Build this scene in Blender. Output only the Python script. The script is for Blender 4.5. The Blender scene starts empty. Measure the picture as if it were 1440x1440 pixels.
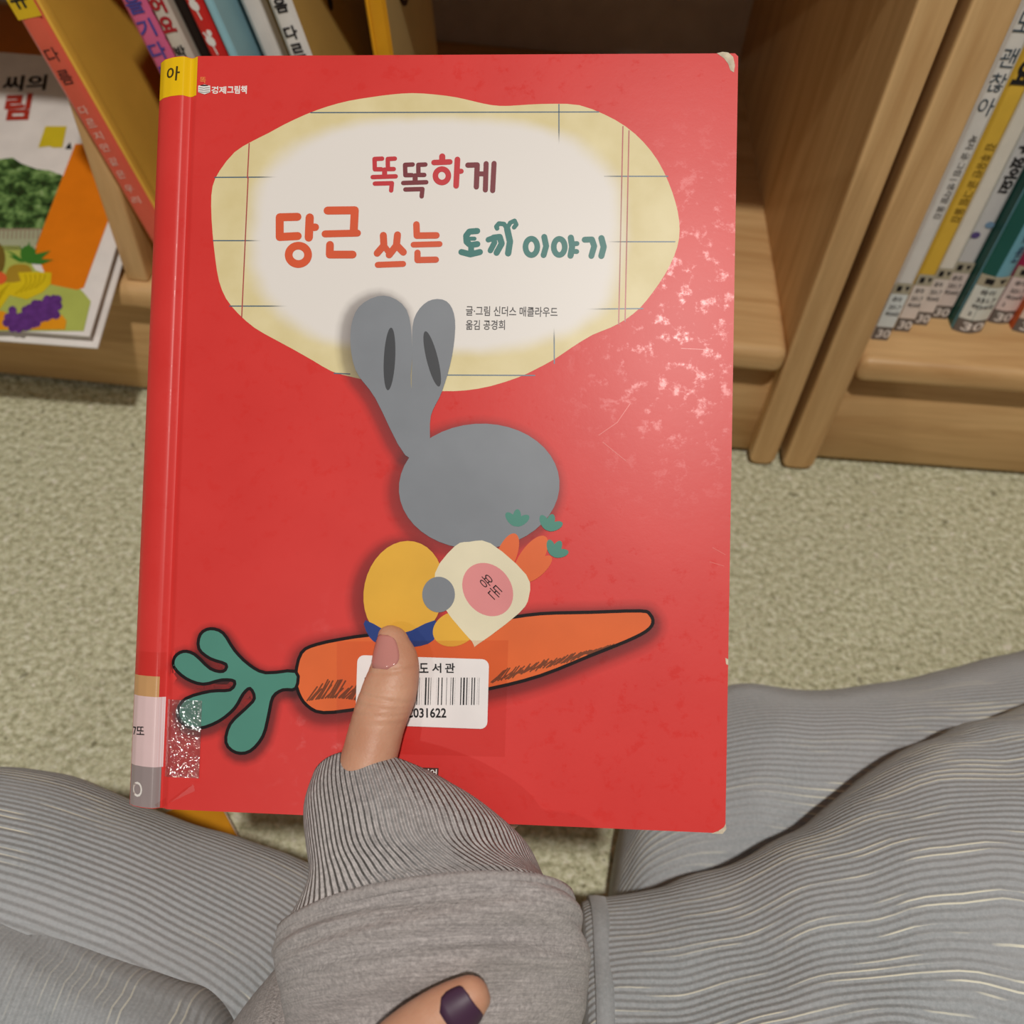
import bpy, bmesh, math, random
from mathutils import Vector, Matrix, noise
from math import sin, cos, pi, radians, sqrt

random.seed(7)
SC = bpy.context.scene
COL = SC.collection

# ------------------------------------------------------------------ camera
FPX, CX, CY = 1331.0, 720.0, 720.0
R3 = Matrix(((0.99702199, -0.07711772, 0.0),
             (0.06025487, 0.77900940, -0.62411034),
             (0.04813642, 0.62225123, 0.78133622)))
EYE = Vector((0, 0, 0.66))
cd = bpy.data.cameras.new('camera')
cd.sensor_width = 36.0
cd.lens = 36.0 * FPX / 1440.0
cd.clip_start = 0.02
cd.dof.use_dof = True
cd.dof.focus_distance = 0.375
cd.dof.aperture_fstop = 12.0
cam = bpy.data.objects.new('camera', cd)
COL.objects.link(cam)
cam.matrix_world = Matrix.Translation(EYE) @ R3.to_4x4()
SC.camera = cam

# ------------------------------------------------------------------ world + ceiling lamps + exposure
w = bpy.data.worlds.new('room_light')
SC.world = w
w.use_nodes = True
w.node_tree.nodes['Background'].inputs[0].default_value = (1.0, 0.95, 0.89, 1)
w.node_tree.nodes['Background'].inputs[1].default_value = 0.11


def lamp(name, loc, size, power, color=(1, 0.955, 0.90)):
    l = bpy.data.lights.new(name, 'AREA')
    l.shape = 'DISK'
    l.size = size
    l.energy = power
    l.color = color
    o = bpy.data.objects.new(name, l)
    COL.objects.link(o)
    o.location = loc
    return o


lamp('ceiling_lamp_overhead_offscreen', (0.10, -0.58, 2.5), 0.12, 41)
lamp('ceiling_lamp_behind_offscreen', (-1.62, -2.3, 2.5), 0.12, 15)

SC.view_settings.view_transform = 'Standard'
SC.view_settings.look = 'None'
SC.view_settings.gamma = 1
SC.view_settings.exposure = 0.0
SC.view_settings.use_curve_mapping = False


# ------------------------------------------------------------------ pixel helpers
def ray(px, py):
    return R3 @ Vector(((px - CX) / FPX, -(py - CY) / FPX, -1.0))


def atz(px, py, z):
    r = ray(px, py)
    return EYE + r * ((z - EYE.z) / r.z)


def aty(px, py, y):
    r = ray(px, py)
    return EYE + r * (y / r.y)


def atd(px, py, d):
    return EYE + ray(px, py) * d


# ------------------------------------------------------------------ materials
def lin(c):
    return tuple((v / 255 / 12.92) if v / 255 <= 0.04045 else ((v / 255 + 0.055) / 1.055) ** 2.4 for v in c) + (1.0,)


MATS = {}


def newmat(name):
    m = bpy.data.materials.new(name)
    m.use_nodes = True
    nt = m.node_tree
    b = nt.nodes['Principled BSDF']
    return m, nt, b


def node(nt, typ, **kw):
    n = nt.nodes.new(typ)
    for k, v in kw.items():
        setattr(n, k, v)
    return n


def mixc(nt, fac, a, b, blend='MIX'):
    n = nt.nodes.new('ShaderNodeMix')
    n.data_type = 'RGBA'
    n.blend_type = blend
    for i, v in ((0, fac), (6, a), (7, b)):
        if isinstance(v, bpy.types.NodeSocket):
            nt.links.new(v, n.inputs[i])
        else:
            n.inputs[i].default_value = v
    return n.outputs[2]


def ramp(nt, src, stops):
    n = nt.nodes.new('ShaderNodeValToRGB')
    el = n.color_ramp.elements
    while len(el) < len(stops):
        el.new(0.5)
    for e, (p, c) in zip(el, stops):
        e.position = p
        e.color = c if isinstance(c, tuple) else (c, c, c, 1)
    nt.links.new(src, n.inputs[0])
    return n.outputs[0]


def coords(nt, kind='Object', scale=(1, 1, 1), loc=(0, 0, 0), rot=(0, 0, 0)):
    tc = nt.nodes.new('ShaderNodeTexCoord')
    mp = nt.nodes.new('ShaderNodeMapping')
    mp.inputs['Scale'].default_value = scale
    mp.inputs['Location'].default_value = loc
    mp.inputs['Rotation'].default_value = rot
    nt.links.new(tc.outputs[kind], mp.inputs[0])
    return mp.outputs[0]


def ntex(nt, vec, scale, detail=3, rough=0.5, dist=0):
    n = nt.nodes.new('ShaderNodeTexNoise')
    nt.links.new(vec, n.inputs['Vector'])
    n.inputs['Scale'].default_value = scale
    n.inputs['Detail'].default_value = detail
    n.inputs['Roughness'].default_value = rough
    n.inputs['Distortion'].default_value = dist
    return n.outputs['Fac']


def bump(nt, b, h, strength, dist):
    n = nt.nodes.new('ShaderNodeBump')
    n.inputs['Strength'].default_value = strength
    n.inputs['Distance'].default_value = dist
    nt.links.new(h, n.inputs['Height'])
    nt.links.new(n.outputs[0], b.inputs['Normal'])
    return n


def math2(nt, op, a, b=None, c=None):
    n = nt.nodes.new('ShaderNodeMath')
    n.operation = op
    for i, v in enumerate((a, b, c)):
        if v is None:
            continue
        if isinstance(v, bpy.types.NodeSocket):
            nt.links.new(v, n.inputs[i])
        else:
            n.inputs[i].default_value = v
    return n.outputs[0]


def plain(name, rgb, rough=0.5, spec=0.22, var=0.06, nscale=40):
    """printed / painted / paper surface with a faint mottling"""
    if name in MATS:
        return MATS[name]
    m, nt, b = newmat(name)
    c = lin(rgb)
    n = ntex(nt, coords(nt), nscale, 4)
    d = tuple(v * (1 - var) for v in c[:3]) + (1,)
    l = tuple(min(1, v * (1 + var)) for v in c[:3]) + (1,)
    nt.links.new(ramp(nt, n, [(0.3, d), (0.7, l)]), b.inputs['Base Color'])
    b.inputs['Roughness'].default_value = rough
    b.inputs['Specular IOR Level'].default_value = spec
    MATS[name] = m
    return m


def wood(name, axis, base, dark):
    m, nt, b = newmat(name)
    sc = {'x': (1.2, 14, 14), 'z': (14, 14, 1.2), 'y': (14, 1.2, 14)}[axis]
    v = coords(nt, 'Object', sc)
    n1 = ntex(nt, v, 3.4, 6, 0.62, 0.5)
    n2 = ntex(nt, v, 14, 4, 0.6, 0.2)
    st = tuple(s * 1.7 for s in sc)
    n3 = ntex(nt, coords(nt, 'Object', st), 0.9, 1)
    c1 = ramp(nt, n1, [(0.3, lin(dark)), (0.62, lin(base))])
    c2 = mixc(nt, math2(nt, 'MULTIPLY', n2, 0.35), c1, lin(tuple(int(q * 0.8) for q in dark)))
    c3 = mixc(nt, math2(nt, 'MULTIPLY', n3, 0.3), c2, lin(tuple(min(255, int(q * 1.12)) for q in base)))
    nt.links.new(c3, b.inputs['Base Color'])
    b.inputs['Roughness'].default_value = 0.42
    b.inputs['Specular IOR Level'].default_value = 0.35
    bump(nt, b, n2, 0.12, 0.001)
    MATS[name] = m
    return m


BEECH, BEECHD = (222, 182, 128), (184, 138, 86)
WOODX = wood('beech_grain_along', 'x', BEECH, BEECHD)
WOODZ = wood('beech_grain_upright', 'z', BEECH, BEECHD)

# carpet
m, nt, b = newmat('carpet')
v = coords(nt, 'Object')
vo = nt.nodes.new('ShaderNodeTexVoronoi')
vo.inputs['Scale'].default_value = 150
vo.inputs['Randomness'].default_value = 1
wn = ntex(nt, v, 60, 3)
dv = nt.nodes.new('ShaderNodeVectorMath')
dv.operation = 'ADD'
sv = nt.nodes.new('ShaderNodeVectorMath')
sv.operation = 'SCALE'
nn = nt.nodes.new('ShaderNodeTexNoise')
nn.inputs['Scale'].default_value = 120
nt.links.new(v, nn.inputs['Vector'])
nt.links.new(nn.outputs['Color'], sv.inputs[0])
sv.inputs['Scale'].default_value = 0.008
nt.links.new(v, dv.inputs[0])
nt.links.new(sv.outputs[0], dv.inputs[1])
nt.links.new(dv.outputs[0], vo.inputs['Vector'])
n1 = ntex(nt, v, 190, 3, 0.65)
n2 = ntex(nt, v, 9, 2)
n3 = ntex(nt, coords(nt, 'Object', (1, 1, 1), (5, 3, 1)), 95, 2, 0.5)
nc = ntex(nt, coords(nt, 'Object', (1, 1, 1), (11, 7, 2)), 190, 3, 0.65)
c = ramp(nt, nc, [(0.3, lin((148, 146, 114))), (0.5, lin((200, 198, 165))), (0.7, lin((232, 230, 206)))])
c = mixc(nt, ramp(nt, n2, [(0.3, 0.0), (0.8, 0.25)]), c, lin((206, 204, 176)))
c = mixc(nt, ramp(nt, n3, [(0.64, 0.0), (0.74, 0.8)]), c, lin((238, 232, 214)))
c = mixc(nt, ramp(nt, n3, [(0.26, 0.75), (0.33, 0.0)]), c, lin((124, 120, 94)))
nt.links.new(c, b.inputs['Base Color'])
b.inputs['Roughness'].default_value = 0.95
b.inputs['Specular IOR Level'].default_value = 0.1
hh = math2(nt, 'ADD', math2(nt, 'MULTIPLY', vo.outputs['Distance'], -1.0), math2(nt, 'MULTIPLY', n1, 0.8))
bump(nt, b, hh, 0.6, 0.004)
CARPET = m


# ------------------------------------------------------------------ mesh helpers
def link(name, me, mat=None, parent=None):
    o = bpy.data.objects.new(name, me)
    COL.objects.link(o)
    if mat is not None:
        me.materials.append(mat)
    if parent is not None:
        o.parent = parent
    return o


def mesh(verts, faces, smooth=False):
    me = bpy.data.meshes.new('shape')
    me.from_pydata([tuple(p) for p in verts], [], faces)
    me.validate()
    if smooth:
        for p in me.polygons:
            p.use_smooth = True
    me.update()
    return me


def empty(name, loc=(0, 0, 0), mat3=None):
    o = bpy.data.objects.new(name, None)
    COL.objects.link(o)
    M = Matrix.Translation(Vector(loc))
    if mat3 is not None:
        M = M @ mat3.to_4x4()
    o.matrix_world = M
    o.empty_display_size = 0.02
    return o


def tag(o, label, cat=None, group=None, kind=None):
    o['label'] = label
    if cat:
        o['category'] = cat
    if group:
        o['group'] = group
    if kind:
        o['kind'] = kind
    return o


def box(x0, x1, y0, y1, z0, z1, bev=0.0, seg=3):
    bm = bmesh.new()
    vs = [bm.verts.new((x, y, z)) for x in (x0, x1) for y in (y0, y1) for z in (z0, z1)]
    for f in ((0, 1, 3, 2), (4, 6, 7, 5), (0, 4, 5, 1), (2, 3, 7, 6), (0, 2, 6, 4), (1, 5, 7, 3)):
        bm.faces.new([vs[i] for i in f])
    if bev:
        bmesh.ops.bevel(bm, geom=list(bm.edges), offset=bev, segments=seg, affect='EDGES', profile=0.5)
    bmesh.ops.recalc_face_normals(bm, faces=bm.faces)
    me = bpy.data.meshes.new('shape')
    bm.to_mesh(me)
    bm.free()
    if bev:
        for p in me.polygons:
            p.use_smooth = True
        try:
            me.set_sharp_from_angle(angle=radians(50))
        except Exception:
            pass
    return me


def loft(rings, close_ends=True, uv=True, closed=True):
    """rings: list of equal-length point lists. UV: x = metres round the ring, y = metres along."""
    n = len(rings[0])
    verts = [p for r in rings for p in r]
    faces = []
    for i in range(len(rings) - 1):
        for j in range(n if closed else n - 1):
            a, b2 = i * n + j, i * n + (j + 1) % n
            faces.append((a, b2, b2 + n, a + n))
    nside = len(faces)
    if close_ends and closed:
        faces.append(tuple(range(n - 1, -1, -1)))
        faces.append(tuple(range((len(rings) - 1) * n, len(rings) * n)))
    me = bpy.data.meshes.new('shape')
    me.from_pydata([tuple(p) for p in verts], [], faces)
    me.update()
    if uv:
        mid = rings[len(rings) // 2]
        cu = [0.0]
        for j in range(n):
            cu.append(cu[-1] + (Vector(mid[(j + 1) % n]) - Vector(mid[j])).length)
        cv = [0.0]
        for i in range(len(rings) - 1):
            cv.append(cv[-1] + (Vector(rings[i + 1][n // 4]) - Vector(rings[i][n // 4])).length)
        lay = me.uv_layers.new(name='uv')
        for fi, p in enumerate(me.polygons):
            if fi >= nside:
                continue
            i, j = divmod(fi, n if closed else n - 1)
            for li, (ii, jj) in zip(p.loop_indices, ((i, j), (i, j + 1), (i + 1, j + 1), (i + 1, j))):
                lay.data[li].uv = (cu[jj], cv[ii])
    for p in me.polygons:
        p.use_smooth = True
    return me


def catmull(pts, k):
    """smooth a list of equal-length tuples/vectors"""
    out = []
    n = len(pts)
    for i in range(n - 1):
        p0, p1, p2, p3 = pts[max(i - 1, 0)], pts[i], pts[i + 1], pts[min(i + 2, n - 1)]
        for s in range(k):
            t = s / k
            out.append(tuple(0.5 * (2 * b_ + (c_ - a_) * t + (2 * a_ - 5 * b_ + 4 * c_ - d_) * t * t
                                    + (3 * b_ - a_ - 3 * c_ + d_) * t ** 3) for a_, b_, c_, d_ in zip(p0, p1, p2, p3)))
    out.append(tuple(pts[-1]))
    return out


def closed_catmull(pts, k):
    n = len(pts)
    out = []
    for i in range(n):
        p0, p1, p2, p3 = pts[i - 1], pts[i], pts[(i + 1) % n], pts[(i + 2) % n]
        for s in range(k):
            t = s / k
            out.append(tuple(0.5 * (2 * b_ + (c_ - a_) * t + (2 * a_ - 5 * b_ + 4 * c_ - d_) * t * t
                                    + (3 * b_ - a_ - 3 * c_ + d_) * t ** 3) for a_, b_, c_, d_ in zip(p0, p1, p2, p3)))
    return out


def text_mesh(body, size=1.0, bold=0.0):
    """flat lettering in the xy plane: list of verts (x,y) and faces, with its bounds"""
    c = bpy.data.curves.new('lettering', 'FONT')
    c.body = body
    c.size = size
    c.offset = bold
    c.resolution_u = 3
    o = bpy.data.objects.new('lettering', c)
    COL.objects.link(o)
    dg = bpy.context.evaluated_depsgraph_get()
    me = bpy.data.meshes.new_from_object(o.evaluated_get(dg))
    vs = [(q.co.x, q.co.y) for q in me.vertices]
    fs = [tuple(p.vertices) for p in me.polygons]
    bpy.data.objects.remove(o)
    bpy.data.meshes.remove(me)
    bpy.data.curves.remove(c)
    return vs, fs


class Frame:
    """a printed plane of a thing: local (x, y) <-> photo pixels; z = outwards."""

    def __init__(self, org, ux, uy):
        self.o = Vector(org)
        self.x = Vector(ux).normalized()
        self.z = self.x.cross(Vector(uy)).normalized()
        self.y = self.z.cross(self.x)
        self.m3 = Matrix((self.x, self.y, self.z)).transposed()

    def pix(self, px, py):
        r = ray(px, py)
        t = (self.o - EYE).dot(self.z) / r.dot(self.z)
        d = EYE + r * t - self.o
        return (d.dot(self.x), d.dot(self.y))


class Print:
    """collects flat printed shapes on a Frame, then builds them as one thin part"""

    def __init__(self, frame, lift, drape=None):
        self.f, self.lift, self.drape = frame, lift, drape
        self.v, self.p = [], []

    def add(self, pts, faces):
        k = len(self.v)
        self.np = getattr(self, 'np', -1) + 1
        up = (self.np % 120) * 1.5e-7 * 2
        for (x, y) in pts:
            z = self.drape(x) if self.drape else 0.0
            self.v.append((x, y, z + self.lift + up))
        self.p += [tuple(i + k for i in f) for f in faces]

    def poly(self, pts):
        """simple polygon, local coords"""
        bm = bmesh.new()
        vs = [bm.verts.new((x, y, 0)) for x, y in pts]
        es = [bm.edges.new((vs[i], vs[(i + 1) % len(vs)])) for i in range(len(vs))]
        bmesh.ops.triangle_fill(bm, edges=es, use_beauty=True, normal=(0, 0, 1))
        bm.verts.index_update()
        fs = []
        for f in bm.faces:
            ids = [q.index for q in f.verts]
            fs.append(ids if f.normal.z > 0 else ids[::-1])
        self.add([(q.co.x, q.co.y) for q in bm.verts], fs)
        bm.free()
        return self

    def pxpoly(self, pts, smooth=0):
        if smooth:
            pts = closed_catmull(pts, smooth)
        return self.poly([self.f.pix(*q) for q in pts])

    def rect(self, x0, y0, x1, y1, r=0.0, nx=1):
        if r <= 0:
            k = nx + 1
            xs = [x0 + (x1 - x0) * i / nx for i in range(k)]
            self.add([(x, y0) for x in xs] + [(x, y1) for x in xs],
                     [(i, i + 1, k + i + 1, k + i) for i in range(nx)])
            return self
        pts = []
        for cx, cy, a0 in ((x1 - r, y1 - r, 0), (x0 + r, y1 - r, 90), (x0 + r, y0 + r, 180), (x1 - r, y0 + r, 270)):
            for i in range(5):
                a = radians(a0 + 22.5 * i)
                pts.append((cx + r * cos(a), cy + r * sin(a)))
        return self.poly(pts)

    def stroke(self, pts, wd, closed=False):
        """round-ended pen stroke, local coords"""
        r = wd / 2
        n = len(pts)
        segs = [(pts[i], pts[(i + 1) % n]) for i in range(n if closed else n - 1)]
        for (a, b2) in segs:
            dx, dy = b2[0] - a[0], b2[1] - a[1]
            L = sqrt(dx * dx + dy * dy) or 1e-9
            nx, ny = -dy / L * r, dx / L * r
            self.add([(a[0] - nx, a[1] - ny), (b2[0] - nx, b2[1] - ny), (b2[0] + nx, b2[1] + ny), (a[0] + nx, a[1] + ny)],
                     [(0, 1, 2, 3)])
        for q in pts:
            k = 12
            self.add([(q[0] + r * cos(2 * pi * i / k), q[1] + r * sin(2 * pi * i / k)) for i in range(k)], [tuple(range(k))])
        return self

    def pxstroke(self, pts, wpx, scale=1 / 3700., closed=False, smooth=0):
        if smooth:
            pts = closed_catmull(pts, smooth) if closed else catmull(pts, smooth)
        return self.stroke([self.f.pix(*q) for q in pts], wpx * scale, closed)

    def text(self, body, p0, p1, hgt, bold=0.0, rot=None):
        """lettering between local points p0 (left end of baseline) and p1 (right end); hgt = letter height"""
        vs, fs = text_mesh(body, 1.0, bold)
        if not vs:
            return self
        x0, x1 = min(q[0] for q in vs), max(q[0] for q in vs)
        y0, y1 = min(q[1] for q in vs), max(q[1] for q in vs)
        ax = Vector((p1[0] - p0[0], p1[1] - p0[1]))
        L = ax.length
        ax.normalize()
        ay = Vector((-ax.y, ax.x))
        out = []
        for (x, y) in vs:
            s, t = (x - x0) / (x1 - x0) * L, (y - y0) / (y1 - y0) * hgt
            out.append((p0[0] + ax.x * s + ay.x * t, p0[1] + ax.y * s + ay.y * t))
        self.add(out, fs)
        return self

    def pxtext(self, body, a, b2, hpx, bold=0.0, scale=1 / 3700.):
        return self.text(body, self.f.pix(*a), self.f.pix(*b2), hpx * scale, bold)

    def build(self, name, mat, parent, label=None):
        o = link(name, mesh(self.v, self.p), mat, parent)
        if label:
            o['label'] = label
        return o


def ellipse(cx, cy, rx, ry, rot=0, n=40):
    a = radians(rot)
    return [(cx + rx * cos(t) * cos(a) - ry * sin(t) * sin(a), cy + rx * cos(t) * sin(a) + ry * sin(t) * cos(a))
            for t in [2 * pi * i / n for i in range(n)]]


# ================================================================== THE SETTING
fl = link('floor', mesh([(-3, -3, 0), (3, -3, 0), (3, 1.3, 0), (-3, 1.3, 0)], [(0, 1, 2, 3)]), CARPET)
fl['kind'] = 'structure'
tag(fl, 'beige green loop pile carpet under the bookcases')
wl = link('wall_back', box(-3, 3, 1.3, 1.36, 0, 2.6), plain('wall_paint', (214, 208, 196), 0.8))
wl['kind'] = 'structure'
tag(wl, 'plain pale wall behind the bookcases')

# ================================================================== BOOKCASES
BACKM = plain('back_board', (206, 198, 186), 0.6)
ZB = 0.144  # top of the lowest shelf board


def panel(x0, x1, depth):
    """side panel with softly rounded foot corners"""
    bm = bmesh.new()
    vs = [bm.verts.new((x, y, z)) for x in (x0, x1) for y in (0.0, depth) for z in (0.003, 0.95)]
    for f in ((0, 1, 3, 2), (4, 6, 7, 5), (0, 4, 5, 1), (2, 3, 7, 6), (0, 2, 6, 4), (1, 5, 7, 3)):
        bm.faces.new([vs[i] for i in f])
    foot = [e_ for e_ in bm.edges if all(q_.co.z < 0.01 for q_ in e_.verts) and abs(e_.verts[0].co.x - e_.verts[1].co.x) < 1e-6]
    bmesh.ops.bevel(bm, geom=foot, offset=0.0085, segments=5, affect='EDGES', profile=0.5)
    fr_ = [e_ for e_ in bm.edges if all(q_.co.y < 0.001 for q_ in e_.verts)]
    bmesh.ops.bevel(bm, geom=fr_, offset=0.0026, segments=3, affect='EDGES', profile=0.5)
    bmesh.ops.recalc_face_normals(bm, faces=bm.faces)
    me = bpy.data.meshes.new('shape')
    bm.to_mesh(me)
    bm.free()
    for p in me.polygons:
        p.use_smooth = True
    me.set_sharp_from_angle(angle=radians(40))
    return me


def bookcase(org, rotz, x_right, x_left, right_panel, left_panel, label, depth=0.49):
    """local frame: y = 0 at the front edge of the side panels, z = 0 on the carpet"""
    e = empty('bookcase', org, Matrix.Rotation(radians(rotz), 3, 'Z'))
    tag(e, label, 'bookcase', 'beech bookcases')
    for (a, b2) in (right_panel, left_panel):
        sp_ = link('side_panel', panel(a, b2, depth), WOODZ, e)
        if abs(a) < 0.1:
            sp_.rotation_euler = (0, 0, radians(-rotz))
    link('shelf_board', box(x_left, x_right, -0.004, depth - 0.008, ZB - 0.026, ZB, 0.009, 4), WOODX, e)
    link('shelf_board', box(x_left, x_right, 0.006, depth - 0.008, 0.468, 0.492, 0.008, 3), WOODX, e)
    link('shelf_board', box(x_left, x_right, 0.006, depth - 0.008, 0.925, 0.948, 0.008, 3), WOODX, e)
    link('plinth', box(x_left, x_right, 0.014, 0.034, 0.007, ZB - 0.0255, 0.001, 1), WOODX, e)
    link('back_panel', box(x_left, x_right, depth - 0.009, depth - 0.001, 0.03, 0.945), BACKM, e)
    return e


ROTA = -1.9
ORGA = Vector((0.2315, 0.605, 0))
caseA = bookcase(ORGA, ROTA, -0.0135, -1.05, (-0.0135, 0.0105), (-1.078, -1.05),
                 'beech bookcase with leaning books, directly behind the red picture book')
caseB = bookcase((0.2635, 0.603, 0), 0, 0.85, 0.0145, (0.85, 0.878), (-0.0145, 0.0145),
                 'beech bookcase holding upright slim books with grey 30 stickers')


def toA(p):
    return caseA.matrix_world.inverted() @ Vector(p)


# upright divider the mustard book leans on (top trimmed along the lean of that book)
pA = toA((-0.338, 0.621, ZB))
prof = [(0, 0), (0.019, 0), (0.019, 0.088), (0.006, 0.143), (0.0, 0.168)]
bm = bmesh.new()
fr = [bm.verts.new((pA.x + a, 0.004, ZB + h)) for a, h in prof]
bk = [bm.verts.new((pA.x + a, 0.40, ZB + h)) for a, h in prof]
bm.faces.new(fr)
bm.faces.new(bk[::-1])
for i in range(5):
    bm.faces.new((fr[i], bk[i], bk[(i + 1) % 5], fr[(i + 1) % 5]))
bmesh.ops.recalc_face_normals(bm, faces=bm.faces)
bmesh.ops.bevel(bm, geom=list(bm.edges), offset=0.0028, segments=3, affect='EDGES', profile=0.5)
me = bpy.data.meshes.new('shape')
bm.to_mesh(me)
bm.free()
for p in me.polygons:
    p.use_smooth = True
me.set_sharp_from_angle(angle=radians(35))
link('divider', me, WOODZ, caseA)

# ================================================================== SHELVED BOOKS
PAGES = plain('page_paper', (226, 216, 196), 0.7)
WHITEP = plain('sticker_paper', (232, 226, 220), 0.5)
GREYBAND = plain('grey_sticker', (112, 104, 98), 0.5)
INK = plain('black_ink', (34, 32, 34), 0.5)


def shelf_book(label, org, t, depth, hgt, lean, spine_rgb, cover_rgb, group, rnd=0.0, name='book', rough=0.35, spine_r=0):
    """origin: lower left front corner of the spine; local x = thickness, y = depth, z = up"""
    e = empty(name, org, Matrix.Rotation(radians(-lean), 3, 'Y'))
    tag(e, label, 'book', group)
    b = min(0.0022, t * 0.22)
    # bound cover: spine + two boards as one folded profile, extruded upwards
    k = 6
    outer = [(0, depth)]
    for i in range(k + 1):
        s = i / k
        outer.append((t * s, rnd * (-sin(pi * s)) + (0.0012 if 0 < i < k else 0.0022) * 0 + b * (1 if i in (0, k) else 0)))
    outer.append((t, depth))
    inner = [(t - b, depth), (t - b, b * 2), (b, b * 2), (b, depth)]
    ring = outer + inner
    n = len(ring)
    vs = [(x, y, z) for z in (0, hgt) for x, y in ring]
    fs = [(i, (i + 1) % n, n + (i + 1) % n, n + i) for i in range(n)]
    fs += [tuple(range(n - 1, -1, -1)), tuple(range(n, 2 * n))]
    me = mesh(vs, fs)
    ms = plain('spine_%d_%d_%d' % spine_rgb, spine_rgb, rough)
    mc = plain('spine_%d_%d_%d' % cover_rgb, cover_rgb, rough, var=0.1, nscale=14)
    me.materials.append(mc)
    me.materials.append(ms)
    for i, p in enumerate(me.polygons):
        p.material_index = 1 if 1 <= i <= k else 0
    co = link('cover', me, None, e)
    link('pages', box(b, t - b, b * 2, depth - 0.004, 0.003, hgt - 0.003), PAGES, e)
    f = Frame(e.matrix_world @ Vector((0, 0, 0)), e.matrix_world.to_3x3() @ Vector((1, 0, 0)), e.matrix_world.to_3x3() @ Vector((0, 0, 1)))
    return e, f


def spine_part(e, pr, name, mat, t=None, rnd=0.0):
    """convert a Print built in (x, z-up) spine coords to the book's local frame and link it"""
    vs = []
    for (x, y, z) in pr.v:
        bow = -rnd * sin(pi * min(max(x / t, 0), 1)) if t else 0.0
        vs.append((x, -z + bow, y))
    return link(name, mesh(vs, pr.p), mat, e)


# --- right hand case: upright slim books with call-number stickers
RB = [
    # px bottom-left, px bottom-right, spine rgb, cover rgb, label, titles, hgt, round
    ((1224, 476), (1248, 476), (222, 218, 212), (220, 216, 210), 'white slim picture book beside the bookcase panel, hand-lettered title', 0.30, 0),
    ((1255, 464), (1278, 464), (222, 180, 66), (222, 180, 66), 'yellow slim picture book between two white ones', 0.29, 0),
    ((1281, 455), (1303, 454), (226, 220, 208), (226, 220, 208), 'plain cream white slim book right of the yellow one', 0.27, 0),
    ((1305, 446), (1331, 447), (206, 204, 202), (206, 204, 202), 'pale grey slim book with bold black title and dots', 0.28, 0),
    ((1338, 462), (1378, 461), (112, 168, 186), (38, 92, 84), 'thick book with teal cover and light blue spine', 0.285, 0.004),
    ((1388, 451), (1418, 450), (172, 50, 84), (52, 20, 26), 'dark red book with pink spine, right of the teal one', 0.26, 0.002),
    ((1422, 463), (1458, 462), (198, 92, 44), (198, 92, 44), 'orange book with peach sticker, right of the dark red one', 0.265, 0.003),
]
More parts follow.
